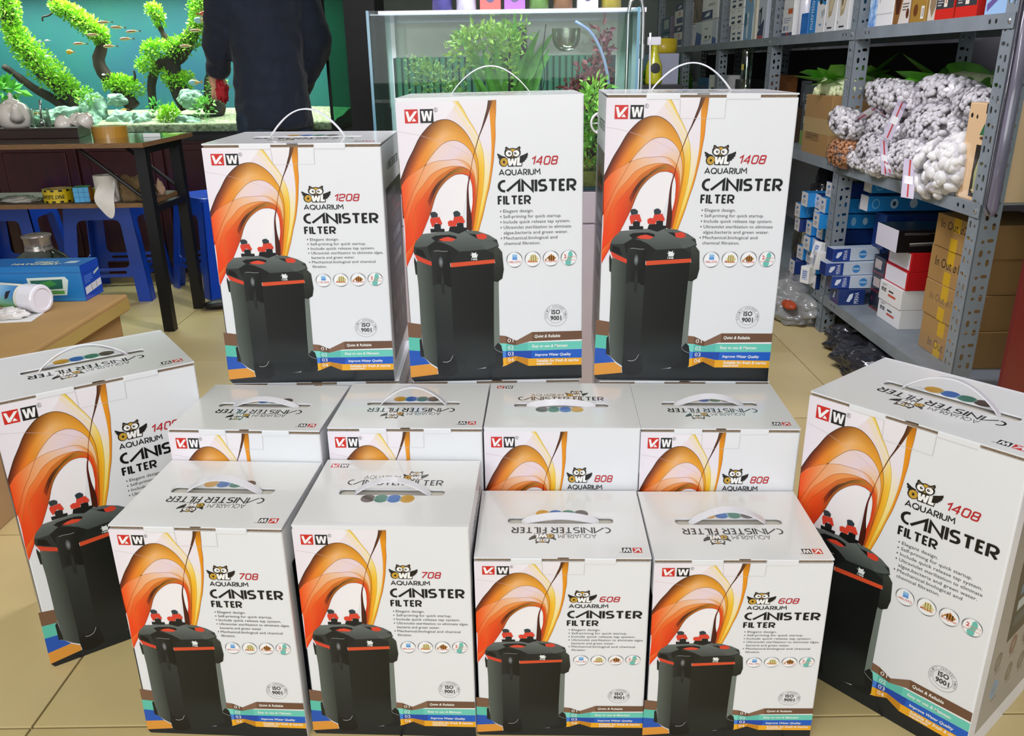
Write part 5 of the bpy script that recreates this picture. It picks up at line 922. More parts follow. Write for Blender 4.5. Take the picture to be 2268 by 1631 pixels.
for i in range(3):
    for j in range(3):
        x = -0.0295 + 0.0198 * i; z = 0.001 + 0.0198 * j
        mb = MB(); mb.box(x, -0.0312, z, x + 0.0190, -0.0300, z + 0.0190); mb.build('tile', cm[0], cb, bevel=0.0004)
        mb = MB(); mb.box(0.0300, x, z, 0.0312, x + 0.0190, z + 0.0190); mb.build('tile', cm[1], cb, bevel=0.0004)
        mb = MB(); mb.box(x, -0.0295 + 0.0198 * j, 0.0600, x + 0.0190, -0.0295 + 0.0198 * j + 0.0190, 0.0612); mb.build('tile', cm[2], cb, bevel=0.0004)
paper = mat('tissue_paper', 'd9d4c8', 0.9, noise_amt=0.04, noise_scale=30, bump=0.1, bump_scale=120)
pr = empty('paper_roll', (-1.652, 3.42, SZ), 0, 'white tissue roll with a sheet hanging over the shelf edge', 'paper roll')
n = 28; mb = MB(); mb.prism(arc(0, 0, 0.046, 0.046, 0, 360 - 360 / n, n - 1), 0, 0.105, holes=[arc(0, 0, 0.018, 0.018, 360 - 360 / n, 0, n - 1)]); mb.build('roll', paper, pr)
mb = MB(); vs = [(0.046, -0.012, 0.105), (-0.005, -0.0485, 0.088), (0.050, -0.02, 0.06), (-0.035, -0.083, 0.018), (0.058, -0.083, 0.02), (0.0, -0.093, -0.02), (0.066, -0.092, -0.02), (0.045, -0.094, -0.08)]
mb.add(vs, [(0, 1, 2), (1, 3, 2), (2, 3, 4), (3, 5, 4), (4, 5, 6), (5, 7, 6)]); sh = mb.build('hanging_sheet', paper, pr); sm = sh.modifiers.new('thick', 'SOLIDIFY'); sm.thickness = 0.0012; sb = sh.modifiers.new('sub', 'SUBSURF'); sb.levels = 2; sb.render_levels = 2
crumple('brown_paper_bag', 'crumpled brown paper bag right of the tissue roll', 'bag', (-1.555, 3.46, SZ), (0.062, 0.06, 0.065), mat('brown_bag', '7a6240', 0.85, noise_amt=0.15, bump=0.2, bump_scale=40), 3, 0.4, 4)
crumple('paper_scrap', 'small crumpled beige paper scrap behind the near table leg', 'paper', (-1.495, 3.56, SZ), (0.018, 0.025, 0.045), mat('beige_scrap', 'a88a6c', 0.85), 6, 0.4, 3)
crumple('plastic_pouch', 'flat clear plastic pouch at the left of the lower shelf', 'pouch', (-2.03, 3.44, SZ), (0.075, 0.05, 0.016), mat('pouch_film', 'a8a49a', 0.15, noise_amt=0.35, noise_scale=14, coat=0.5), 9, 0.3, 4)
# blue plastic stools
bp = mat('blue_plastic', '1346b8', 0.32, noise_amt=0.05, coat=0.2)
def stool_mesh():
    """square stool: seat, four tapering leg shells joined by aprons and low stretchers"""
    t = empty('plastic_stool'); H = 0.475; a, b = 0.15, 0.20
    mb = MB(); mb.prism(rrect(-a, -a, a, a, 0.03, 5), H - 0.022, H); mb.build('seat', bp, t, bevel=0.004)
    for k in range(4):
        R_ = Matrix.Rotation(k * PI / 2, 4, 'Z')
        outer = [(-b, 0), (-b + 0.062, 0), (-b + 0.074, 0.12), (b - 0.074, 0.12), (b - 0.062, 0), (b, 0), (a, H - 0.02), (-a, H - 0.02)]
        hole = round_poly([(-b + 0.080, 0.165), (b - 0.080, 0.165), (a - 0.052, H - 0.085), (-a + 0.052, H - 0.085)], 0.03, True, 4)[:-1]; hole = [(q.x, q.y) for q in hole][::-1]
        sl = [(q[0], q[1]) for q in rrect(-0.10, 0.135, 0.10, 0.150, 0.006, 2)][::-1]
        d = (b - a) / (H - 0.02); M = R_ @ Matrix(((1, 0, 0, 0), (0, d, 1, -b), (0, 1, 0, 0), (0, 0, 0, 1)))
        mb = MB(); mb.prism(outer, 0, 0.006, M, holes=[hole, sl]); mb.build('side_shell', bp, t)
    return t
st = stool_mesh(); st.location = (-1.95, 4.02, 0); st.rotation_euler = (0, 0, 0.08); tag(st, 'blue plastic stool under the middle of the tea table', 'stool', 'blue stools')
for loc, rz, lb in (((-1.455, 4.115, 0), -0.77, 'blue plastic stool right of the table leg, its seat showing'), ((-2.44, 4.03, 0), 0.12, 'blue plastic stool at the far left under the table')):
    s2 = copy_tree(st); s2.location = loc; s2.rotation_euler = (0, 0, rz); s2['label'] = lb
sh = empty('black_shoe', (-1.33, 3.72, 0), 0.6, 'black slipper on the floor beside the stool', 'shoe')
mb = MB(); mb.smooth = True; mb.sphere((0, 0, 0.022), 0.12, 16, 9, (1.0, 0.42, 0.18)); mb.build('sole', bmet, sh); mb = MB(); mb.smooth = True; mb.sphere((0.05, 0, 0.045), 0.055, 14, 8, (1.0, 0.8, 0.6)); mb.build('upper', blackb, sh)
# ------------------------------------------------------------------ cartons and goods at the near left
kc = empty('large_carton', (-1.62, 2.18, 0), 0, 'large brown carton on the floor at the left with goods on it', 'carton')
mb = MB(); mb.box(-0.42, -0.28, 0, 0.405, 0.27, 0.345); mb.build('carton_body', kraftb, kc, bevel=0.004)
mb = MB(); mb.box(-0.44, -0.305, 0.346, 0.43, 0.29, 0.398); lidk = mb.build('carton_lid', mat('kraft_lid', 'a98650', 0.75, noise_amt=0.08, noise_scale=5, bump=0.04, bump_scale=60), kc, bevel=0.006)
mb = MB(); mb.box(0.431, -0.30, 0.352, 0.4325, 0.285, 0.385); mb.build('tape', mat('clear_tape_gloss', 'b79c58', 0.12, coat=0.7), kc)
mb = MB(); vs, fs, a_, b_, c_, d_ = text_mesh('CARTON'); mb.add([(0.4062, -0.16 + (v[0] - a_) / (b_ - a_) * 0.10, 0.21 + (v[1] - c_) / (d_ - c_) * 0.02) for v in vs], fs); mb.build('stamp', mat('stamp_ink', '5a4630', 0.8), kc)
kf = pack('kraft_flap_box', 'small kraft box in front of the large carton at the left edge', 'box', -1.66, 1.62, 0.0, 0.405, 0.22, 0.37, mat('kraft_pink', 'b08e66', 0.8, noise_amt=0.06), bev=0.003)
gs = pack('glass_sheet', 'sheet of glass standing at the left edge on the kraft box', 'glass', -1.70, 1.63, 0.371, 0.345, 0.008, 0.07, glass_mat('green_glass', 'a8d0c0', 0.2), bev=0.0)
P4 = 0.3985
hb = pack('hatchery_box', 'bright blue fish hatchery box lying on the large carton', 'box', -1.575, 2.392, P4, 0.295, 0.112, 0.108, bl2,
     py=quick(('r', 0, 0, 1000, 1000, '1b7cc4'), ('r', 0, 170, 1000, 200, '1563a8'), ('r', 0, 930, 1000, 950, '3a9ade'), ('p', [(440, 330), (830, 300), (860, 400), (820, 820), (620, 840), (600, 560), (450, 520)], 'dfeee8'), ('p', [(470, 400), (800, 370), (790, 640), (640, 660), (630, 500), (480, 500)], '1f6a58'), ('p', [(560, 480), (680, 400), (740, 520), (640, 600)], '3f9a48'), ('r', 650, 690, 800, 790, '5fae58')),
     pz=quick(('r', 0, 0, 1000, 1000, '1a6fc0'), ('t', 'FISH', 460, 420, 690, 590, 'e2e6c0', 0.05), ('t', 'HATCHERY', 270, 640, 760, 830, 'e2e6c0', 0.05), ('p', [(800, 420), (900, 380), (890, 640), (770, 660)], 'cfe0e8'), ('r', 400, 220, 660, 280, '5aa4da')))
link('side_print', quick(('r', 0, 0, 1000, 1000, '1446b4'), ('r', 0, 240, 1000, 260, '0f3690'), ('r', 0, 930, 1000, 945, '3a6ad0'), ('p', [(80, 640), (980, 560), (980, 760), (80, 840)], 'd8dce0'), ('r', 420, 630, 440, 800, '2a2a3a'), ('r', 700, 600, 720, 770, '2a2a3a'), ('l', 120, 330, 560, 560, 4, '5a86d8'), ('p', [(650, 330), (960, 250), (960, 310), (650, 400)], 'bcd0c0')).mesh('side_print', lambda u, v, L: (0.1475 + 0.0003 + L * 0.00005, -0.056 + u / 1000 * 0.112, (1 - v / 1000) * 0.108), GLOSSP), hb)
wb = empty('media_bottle', (-1.425, 2.297, P4 + 0.041), 0, 'white screw-cap bottle lying on the large carton', 'bottle'); wb.rotation_euler = (0, 0, -0.30)
MX = Matrix.Rotation(PI / 2, 4, 'Y'); mb = MB(); mb.smooth = True; mb.lathe([(0.0, -0.16), (0.034, -0.16), (0.038, -0.152), (0.038, 0.03), (0.034, 0.036), (0.0, 0.036)], 30, MX); mb.build('bottle_body', mat('cream_plastic', 'e6e0cc', 0.3, coat=0.3), wb)
mb = MB(); mb.lathe([(0.0395, 0.034), (0.041, 0.037), (0.041, 0.085), (0.038, 0.090), (0.031, 0.091), (0.030, 0.0885), (0.0, 0.0885)], 36, MX, cap=False); mb.build('cap', mat('white_cap', 'ecebf2', 0.25, coat=0.3, noise_amt=0.01), wb)
la = Art(); la.strip([(600, 0), (590, 300), (640, 640), (760, 1000)], [(1000, 0), (1000, 300), (1000, 640), (1000, 1000)], lambda s, e: mixc(mixc('9cc8e4', '3f86c4', e), mixc('5aa03c', '7ac04a', e), (s - 0.35) * 2.2), 1, 22, 6); la.stroke([(q.x, q.y) for q in catmull([(600, 0), (590, 300), (640, 640), (760, 880), (1000, 940)], 26)], 34, '16161a', 2); la.strip([(840, 250), (830, 360), (830, 480)], [(930, 200), (915, 310), (900, 420)], lambda s, e: hx('1a1a22'), 2, 6, 2)
la.text('purigen', 0, 0, 1000, 1000, '1a1a1a', 2, 0.02, T=lambda x, y: (250 + 90 * y / 1000, 830 - 500 * x / 1000)); la.ell(700, 860, 60, 110, 'd9cfae', 4)
for k in range(4): la.stroke([(434 + k * 30, 560 + 30 * q) for q in range(11)], 8, '5a5a58', 2)
link('bottle_label', la.mesh('bottle_label', lambda u, v, L: (-0.15 + u / 1000 * 0.175, -(0.0384 + L * 0.0001) * math.cos((v / 1000 - 0.5) * 2.6), -(0.0384 + L * 0.0001) * math.sin((v / 1000 - 0.5) * 2.6)), GLOSSP), wb)
cd = empty('blister_card', (-1.47, 2.21, P4), 0.12, 'blister card with a yellow syringe lying by the bottle', 'blister pack')
mb = MB(); mb.box(-0.13, -0.045, 0, 0.135, 0.045, 0.002); mb.build('backing_card', wbox, cd)
bm_ = crumple('plastic_bubble', '', '', (0, 0, 0), (0.05, 0.03, 0.02), mat('frosted_film', 'dcd8d4', 0.15, coat=0.6, noise_amt=0.05), 11, 0.35, 4); bm_.parent = cd; bm_.location = (0.06, 0.0, 0.003)
for k in ('label', 'category'):
    if k in bm_: del bm_[k]
mb = MB(); mb.smooth = True; mb.cyl((-0.12, -0.005, 0.012), (-0.03, -0.005, 0.012), 0.009, 12); mb.build('syringe', mat('yellow_plastic', 'd9b81e', 0.3), cd); mb = MB(); mb.cyl((-0.03, -0.005, 0.012), (-0.005, -0.005, 0.012), 0.003, 8); mb.build('needle', bmet, cd)
jar = empty('glass_jar', (-1.66, 2.86, 0), 0, 'large clear glass jar behind the blue fish hatchery box', 'jar')
mb = MB(); mb.smooth = True; mb.lathe([(0.0, 0.0), (0.11, 0.0), (0.115, 0.02), (0.115, 0.36), (0.10, 0.41), (0.075, 0.44), (0.045, 0.46), (0.040, 0.50), (0.044, 0.505)], 28, cap=False); mb.build('jar_glass', glass_mat('jar_glass_m', 'b8d0c4', 0.22), jar)
mb = MB(); mb.smooth = True; mb.lathe([(0.046, 0.462), (0.043, 0.475), (0.043, 0.50), (0.048, 0.507), (0.048, 0.513), (0.030, 0.517), (0.0, 0.519)], 24, cap=False); mb.build('stopper', mat('grey_stopper', '9a928a', 0.2, metal=0.6), jar)
ktr = empty('kraft_tray', (-1.36, 1.36, 0), 0.45, 'low kraft tray on the floor at the left edge, holding a clear bag', 'tray')
mb = MB(); mb.box(-0.2, -0.01, 0, 0.2, 0.0, 0.07); mb.build('tray_side', kraftb, ktr); mb = MB(); mb.box(-0.2, 0.001, 0, 0.2, 0.14, 0.006); mb.build('tray_base', kraftb, ktr)
cbag = crumple('clear_bag', 'wrinkled clear grey bag lying in the low kraft tray', 'bag', (-1.42, 1.44, 0.008), (0.16, 0.045, 0.15), gbag, 13, 0.2, 4, rz=0.45)
# ------------------------------------------------------------------ aquascape tank at the back left
AY0, AY1, AX0, AX1, AZ0, AZ1 = 4.40, 5.02, -3.15, -0.90, 0.735, 1.62
pane = glass_mat('aquarium_glass', 'f4fbf8', 0.0); seal = mat('black_seal', '08090a', 0.3)
ac = empty('aquarium_cabinet', ((AX0 + AX1) / 2, AY0, 0), 0, 'dark red panelled wooden cabinet under the planted aquarium', 'cabinet'); CW = AX1 - AX0; redc = mat('red_cabinet_wood', '3c0a08', 0.35, noise_amt=0.2, noise_scale=4, stretch=(6, 1, 1), coat=0.3)
mb = MB(); mb.box(-CW / 2, 0.02, 0.0, CW / 2, AY1 - AY0, AZ0 - 0.03); mb.build('carcass', redc, ac)
mb = MB(); mb.box(-CW / 2 - 0.01, 0.0, AZ0 - 0.03, CW / 2 + 0.01, AY1 - AY0 + 0.01, AZ0 - 0.001); mb.build('top_board', blackb, ac)
for i in range(5):
    w0 = CW / 5; x = -CW / 2 + i * w0; d = None
    mb = MB(); mb.box(x + 0.008, 0.004, 0.06, x + w0 - 0.008, 0.019, AZ0 - 0.05); d = mb.build('door', redc, ac, bevel=0.003)
    for z0, z1 in ((0.10, 0.36), (0.40, AZ0 - 0.08)): mb = MB(); mb.box(x + 0.06, -0.002, z0, x + w0 - 0.06, 0.005, z1); mb.build('raised_panel', redc, d, bevel=0.006)
at_ = empty('planted_aquarium', ((AX0 + AX1) / 2, AY0, AZ0), 0, 'large planted aquarium with driftwood and teal background at the back left', 'aquarium')
ox, oy, oz = (AX0 + AX1) / 2, AY0, AZ0
def tpane(name, b, m, par, off): mb = MB(); mb.box(b[0] - off[0], b[1] - off[1], b[2] - off[2], b[3] - off[0], b[4] - off[1], b[5] - off[2]); return mb.build(name, m, par)
OFF = (ox, oy, oz)
tpane('base_pane', (AX0, AY0, AZ0, AX1, AY1, AZ0 + 0.012), seal, at_, OFF)
tpane('front_pane', (AX0, AY0, AZ0 + 0.012, AX1, AY0 + 0.008, AZ1), pane, at_, OFF)
tpane('side_pane', (AX1 - 0.008, AY0 + 0.008, AZ0 + 0.012, AX1, AY1, AZ1), glass_mat('side_glass', '8fd8bc', 0.10), at_, OFF); tpane('side_pane', (AX0, AY0 + 0.008, AZ0 + 0.012, AX0 + 0.008, AY1, AZ1), pane, at_, OFF)
tpane('background', (AX0 + 0.008, AY1 - 0.01, AZ0 + 0.012, AX1 - 0.008, AY1, AZ1), mat('teal_background', '114c62', 0.6, col2='13625a', noise_scale=1.6), at_, OFF)
tpane('corner_seal', (AX1 - 0.012, AY0 - 0.001, AZ0 + 0.012, AX1 + 0.001, AY0 + 0.012, AZ1), seal, at_, OFF)
tpane('added_spill_shield', (AX0, AY0 - 0.012, AZ1 - 0.16, AX1, AY0 - 0.002, AZ1 + 0.12), blackb, at_, OFF)  # unseen plate, added to keep the lamp above from spilling onto the floor
mb = MB(); N = 60
vs = []; fs = []
for i in range(N + 1):
    for j in range(9):
        x = AX0 + 0.01 + (CW - 0.02) * i / N; y = AY0 + 0.009 + (AY1 - AY0 - 0.02) * j / 8; z = AZ0 + 0.05 + 0.05 * (j / 8) ** 1.2 + 0.012 * noise.noise(Vector((x * 4, y * 5, 0))) * (1 if j else 0.4); vs.append((x - ox, y - oy, z - oz))
for i in range(N):
    for j in range(8): a = i * 9 + j; fs.append((a, a + 9, a + 10, a + 1))
b0 = len(vs)
for i in range(N + 1): vs.append((vs[i * 9][0], vs[i * 9][1], 0.0125))
for i in range(N): fs.append((b0 + i, b0 + i + 1, (i + 1) * 9, i * 9))
mb.smooth = True; mb.add(vs, fs); tag(mb.build('gravel', mat('tank_gravel', 'b4b89a', 0.9, col2='4f5a38', noise_scale=60, bump=0.6, bump_scale=160), at_), kind='stuff')
woodm = mat('driftwood', '3a2a1c', 0.8, col2='120c08', noise_scale=10, bump=0.4, bump_scale=35, stretch=(1, 1, 0.4))
MOSS = vcol_mat('moss_leaf', 0.5)
def moss_on(mb, pts, rad, n, rnd, ls=0.021, base=('b4e63a', '5aa01a'), up=0.35):
    """small leaves standing off a path of clumps"""
    for _ in range(n):
        t = rnd.uniform(0, len(pts) - 1.001); k = int(t); p = Vector(pts[k]).lerp(Vector(pts[k + 1]), t - k); r = rad[k] + (rad[k + 1] - rad[k]) * (t - k)
        d = Vector((rnd.gauss(0, 1), rnd.gauss(0, 1) - 0.5, rnd.gauss(0, 1) + up)).normalized(); c = p + d * r * rnd.uniform(0.55, 1.05)
        a = (d + Vector((rnd.gauss(0, .6), rnd.gauss(0, .6), rnd.gauss(0, .6)))).normalized(); s = a.cross(Vector((rnd.gauss(0, 1), rnd.gauss(0, 1), rnd.gauss(0, 1)))).normalized(); L = ls * rnd.uniform(0.6, 1.3); w_ = L * 0.24
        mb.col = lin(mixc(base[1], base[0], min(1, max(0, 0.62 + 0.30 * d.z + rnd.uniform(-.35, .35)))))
        q = c + a * L; h_ = c + a * L * 0.5; nn = a.cross(s) * w_ * 0.4
        mb.add([c, h_ + s * w_ + nn, q, h_ - s * w_ + nn], [(0, 1, 2, 3)])
def driftwood(label, paths, moss, seed, n):
    c0 = Vector(paths[0][0][-1]); t = empty('driftwood', (c0.x, c0.y, c0.z), 0, label, 'driftwood', 'driftwood in the planted aquarium'); rnd = random.Random(seed)
    for pth, r0, r1 in paths:
        cp = catmull(pth, 22); mb = MB(); mb.smooth = True; rr = [(r0 + (r1 - r0) * i / 21) * (1 + 0.25 * noise.noise(Vector((i * 0.5, seed, 0)))) for i in range(22)]
        cp = [q - c0 + Vector((0.010 * noise.noise(q * 9), 0.012 * noise.noise(q * 8 + Vector((5, 0, 0))), 0)) for q in cp]; mb.tube(cp, rr, 9); mb.build('branch', woodm, t)
    mb = MB(); tot = 0
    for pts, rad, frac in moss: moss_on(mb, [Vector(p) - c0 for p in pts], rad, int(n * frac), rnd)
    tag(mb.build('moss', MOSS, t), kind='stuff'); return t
Y = 4.72
def V(x, z, y=Y): return (x, y, z)
driftwood('mossy driftwood trunk sloping down at the left end of the aquarium', [([V(-2.62, 1.50), V(-2.63, 1.34), V(-2.645, 1.25), V(-2.58, 1.15), V(-2.51, 1.05), V(-2.42, 0.96), V(-2.33, 0.86)], 0.03, 0.045), ([V(-2.72, 1.08), V(-2.6, 0.98), V(-2.47, 0.90), V(-2.40, 0.82)], 0.015, 0.03)],
          [([V(-2.63, 1.46), V(-2.62, 1.36), V(-2.625, 1.25)], [0.05, 0.055, 0.05], 0.30), ([V(-2.625, 1.25), V(-2.57, 1.16), V(-2.50, 1.07), V(-2.42, 0.985), V(-2.36, 0.94)], [0.05, 0.075, 0.085, 0.07, 0.05], 0.70)], 1, 4200)
driftwood('mossy driftwood arching in the middle left of the aquarium', [([V(-2.40, 1.50), V(-2.36, 1.37), V(-2.27, 1.31), V(-2.19, 1.24), V(-2.165, 1.18), V(-2.195, 1.11), V(-2.18, 1.03), V(-2.12, 0.95), V(-2.05, 0.86)], 0.016, 0.04), ([V(-2.36, 1.37), V(-2.42, 1.33), V(-2.46, 1.32), V(-2.462, 1.30)], 0.006, 0.004), ([V(-2.12, 0.98), V(-2.03, 1.0), V(-2.02, 1.05)], 0.012, 0.005)],
          [([V(-2.375, 1.37), V(-2.31, 1.345), V(-2.24, 1.29), V(-2.175, 1.235), V(-2.16, 1.20)], [0.035, 0.045, 0.05, 0.05, 0.025], 0.62), ([V(-2.16, 0.985), V(-2.09, 0.975), V(-2.02, 0.95)], [0.04, 0.055, 0.045], 0.38)], 2, 3300)
driftwood('mossy forked driftwood in the right half of the aquarium', [([V(-1.585, 1.50), V(-1.615, 1.31), V(-1.69, 1.205), V(-1.79, 1.115), V(-1.80, 1.0), V(-1.76, 0.85)], 0.02, 0.05), ([V(-1.69, 1.20), V(-1.76, 1.10), V(-1.87, 1.08), V(-1.93, 1.0), V(-1.95, 0.85)], 0.03, 0.02), ([V(-1.875, 1.36), V(-1.85, 1.28), V(-1.82, 1.20), V(-1.78, 1.13)], 0.01, 0.018), ([V(-1.52, 1.22), V(-1.555, 1.10), V(-1.59, 0.96), V(-1.62, 0.82)], 0.05, 0.06)],
          [([V(-1.585, 1.45), V(-1.61, 1.36), V(-1.615, 1.27), V(-1.68, 1.20)], [0.055, 0.07, 0.065, 0.04], 0.30), ([V(-1.68, 1.20), V(-1.77, 1.15), V(-1.86, 1.145), V(-1.93, 1.15)], [0.045, 0.06, 0.06, 0.04], 0.26), ([V(-1.88, 1.35), V(-1.845, 1.335), V(-1.84, 1.27)], [0.03, 0.035, 0.02], 0.10), ([V(-1.97, 1.08), V(-1.93, 1.06), V(-1.88, 1.05)], [0.035, 0.05, 0.035], 0.12), ([V(-1.83, 1.02), V(-1.79, 0.985), V(-1.74, 1.0)], [0.045, 0.055, 0.045], 0.22)], 3, 4900)
# stones on the gravel
stm = mat('pale_green_stone', '9dc0ac', 0.75, col2='4e6a5c', noise_scale=14, bump=0.5, bump_scale=22)
for i, (x, z, a, b, c) in enumerate(((-2.33, 0.80, 0.12, 0.06, 0.075), (-2.24, 0.84, 0.07, 0.07, 0.10), (-2.20, 0.785, 0.10, 0.05, 0.06), (-2.05, 0.785, 0.085, 0.05, 0.065), (-1.94, 0.785, 0.055, 0.04, 0.055), (-2.10, 0.90, 0.06, 0.05, 0.035), (-1.66, 0.78, 0.045, 0.04, 0.03), (-1.70, 0.90, 0.07, 0.06, 0.05), (-1.72, 0.785, 0.05, 0.04, 0.04), (-2.52, 0.80, 0.10, 0.06, 0.06))):
    y = 4.52 + (0.12 if i in (1, 5, 7) else 0.03 * (i % 2)); bm = bmesh.new(); bmesh.ops.create_icosphere(bm, subdivisions=4, radius=1)
    for v in bm.verts:
        u = v.co.normalized(); d = 1 + 0.35 * noise.noise(u * 1.6 + Vector((i * 5, 0, 0))) + 0.14 * noise.noise(u * 4 + Vector((i * 5, 2, 0))); v.co = Vector((u.x * a, u.y * b, u.z * c)) * d
    me = bpy.data.meshes.new('stone'); bm.to_mesh(me); bm.free(); me.materials.append(stm); o = link('stone', me, None, (x, y, z)); o.rotation_euler = (0, 0.2 * math.sin(i * 2.3), i)
    tag(o, ('broad pale stone behind the glass pitcher and cups', 'upright pale stone at the back above the cups', 'rounded pale stone behind the tipped cups', 'round pale stone above the amber tape roll', 'pale stone just right of the round one', 'flat pale stone resting on the driftwood root', 'small pale stone beside the navy jacket', 'rounded pale stone at the foot of the forked driftwood', 'little pale stone under the right moss mound', 'broad pale stone behind the teapot')[i], 'stone', 'stones in the planted aquarium')
# low plants
def plant(name, label, loc, pts, rad, n, seed, ls, base, group='low plants in the planted aquarium', par=None):
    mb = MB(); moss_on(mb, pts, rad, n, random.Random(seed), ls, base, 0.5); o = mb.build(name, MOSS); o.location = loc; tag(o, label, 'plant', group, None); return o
for i, (x, y, z, r, n, ls, base, lb) in enumerate(((-1.79, 4.53, 0.815, 0.06, 420, 0.022, ('b4e040', '4f9a1a'), 'bright green moss mound on the gravel left of the jacket'), (-2.66, 4.55, 0.93, 0.09, 130, 0.06, ('6fc03a', '1f6a1c'), 'broad-leaved green plant behind the teapot'), (-2.62, 4.52, 0.82, 0.08, 220, 0.03, ('8fd03a', '2f7a1c'), 'leafy green plant low behind the teapot'), (-2.22, 4.55, 0.915, 0.05, 160, 0.022, ('a0d848', '3a8a2c'), 'small leafy plant on the stones at the centre left'), (-1.88, 4.58, 0.86, 0.04, 70, 0.022, ('6ac050', '1f6a2c'), 'thin stem plant beside the centre stones'), (-1.60, 4.52, 0.86, 0.05, 150, 0.024, ('8fcf5a', '2f7a30'), 'round-leaved plant left of the jacket hem'), (-1.55, 4.62, 0.95, 0.06, 170, 0.022, ('7fbf3a', '25601c'), 'dark leafy plant at the right of the stones'))):
    plant('tank_plant', lb, (x, y, z), [(0, 0, -0.02), (0, 0, 0.0), (0.02, 0, 0.02)], [r, r, r * 0.7], n, 40 + i, ls, base)
# fish
def fish_mesh(L, hgt, cols, tail=1.0):
    mb = MB(); mb.smooth = True; k = 11; n = 8; ring = []
    for i in range(k):
        t = i / (k - 1); h_ = hgt * (math.sin(PI * t ** 0.8) ** 0.8) * (1 - 0.25 * t) + 0.0006; ring.append((-L / 2 + L * 0.82 * t, h_ / 2, h_ * 0.22))
    for i in range(k - 1):
        for j in range(n):
            q = []
            for (ii, jj) in ((i, j), (i + 1, j), (i + 1, j + 1), (i, j + 1)): x, a, b = ring[ii]; th = 2 * PI * jj / n; q.append((x, b * math.cos(th), a * math.sin(th)))
            zf = math.sin(2 * PI * (j + 0.5) / n); mb.col = lin(cols(i / (k - 1), zf)); mb.add(q, [(0, 1, 2, 3)])
    x = ring[-1][0]; mb.col = lin(cols(1.0, 0)); h_ = hgt * 0.4 * tail
    mb.add([(x, 0, 0), (L / 2, 0.0006, h_), (L / 2 - L * 0.05, 0, 0), (L / 2, -0.0006, -h_)], [(0, 1, 2), (0, 2, 3)])
    mb.col = lin(cols(0.5, 1)); mb.add([(-L * 0.08, 0, hgt * 0.42), (L * 0.05, 0.0004, hgt * 0.75), (L * 0.16, 0, hgt * 0.36)], [(0, 1, 2)]); return mb
barb = lambda t, z: ('b0402a' if abs(z - 0.25) < 0.35 and t < 0.75 else 'c4a860' if z > 0 else 'cfc890') if t < 0.95 else '8a6a40'
rain = lambda t, z: mixc('9cc4d8', 'e89a2c', max(0, (t - 0.4) * 2.4)); yelf = lambda t, z: mixc('f0b81e', 'c88a1a', t); orgf = lambda t, z: mixc('c06a34', 'd0402a', t); palf = lambda t, z: mixc('cfe4e8', '7fb4c0', t); wte = lambda t, z: mixc('e6e4d8', 'c8d0c0', t)
FM = {}
MF = vcol_mat('fish_scale', 0.3, 0.3)
def fish(kind, label, x, z, y=4.56, rz=0.0, s=1.0):
    spec = {'barb': (0.082, 0.017, barb), 'rainbow': (0.075, 0.034, rain), 'yellow': (0.045, 0.026, yelf), 'orange': (0.065, 0.026, orgf), 'pale': (0.075, 0.036, palf), 'small': (0.028, 0.009, wte), 'loach': (0.085, 0.014, yelf)}[kind]
    if kind not in FM: o = fish_mesh(*spec).build('fish', MF); FM[kind] = o.data
    else: o = link('fish', FM[kind])
    o.location = (x, y, z); o.rotation_euler = (0, 0.05 * math.sin(x * 40), rz); o.scale = (s, s, s); tag(o, label, 'fish', 'fish in the planted aquarium')
FI = [('barb', 270, 42), ('barb', 297, 53), ('barb', 245, 69), ('barb', 328, 62), ('barb', 313, 78), ('barb', 215, 88), ('barb', 278, 93), ('barb', 443, 93), ('barb', 467, 59)]
FIW = [(-2.052, 1.281), (-1.990, 1.256), (-2.119, 1.222), (-1.917, 1.236), (-1.955, 1.201), (-2.198, 1.181), (-2.046, 1.167), (-1.652, 1.162), (-1.588, 1.236)]
for (x, z), lb in zip(FIW, ('red-striped slim fish, highest of the shoal in the middle', 'red-striped slim fish just below the highest one', 'red-striped slim fish in front of the arching moss branch', 'red-striped slim fish nearest the small mossy twig', 'red-striped slim fish in the right of the shoal, below the twig', 'red-striped slim fish at the left end of the shoal', 'red-striped slim fish at the bottom of the shoal', 'red-striped slim fish in front of the forked driftwood', 'red-striped slim fish beside the jacket sleeve')): fish('barb', lb, x, z, 4.55, 0.0)
fish('yellow', 'round yellow fish in open water left of centre', -2.262, 1.143, 4.56, 0.2); fish('rainbow', 'blue and orange fish near the jacket, upper', -1.545, 1.281, 4.50, 0.0); fish('rainbow', 'blue and orange fish near the jacket, low by the plants', -1.625, 0.985, 4.52, 0.0)
fish('orange', 'orange fish at the top by the jacket', -1.548, 1.315, 4.54, PI); fish('pale', 'pale blue deep-bodied fish half behind the jacket', -1.50, 1.145, 4.50, 0.0); fish('loach', 'yellow fish gliding just behind the teapot lid', -2.44, 0.845, 4.47, 0.1, 0.8); fish('loach', 'small yellow-brown fish by the round stone', -1.99, 0.86, 4.47, 0.5, 0.5)
for i, (x, z) in enumerate(((-2.42, 1.195), (-2.38, 1.20), (-2.395, 1.125), (-2.12, 1.03), (-1.75, 1.30))): fish('small', ('tiny pale fish left of the arching branch, upper left', 'tiny pale fish left of the arching branch, upper right', 'tiny pale fish under the other two left of the branch', 'tiny pale fish in front of the dark trunk', 'tiny pale fish right of the small mossy twig')[i], x, z, 4.58, 0.4 * i, 1.1)
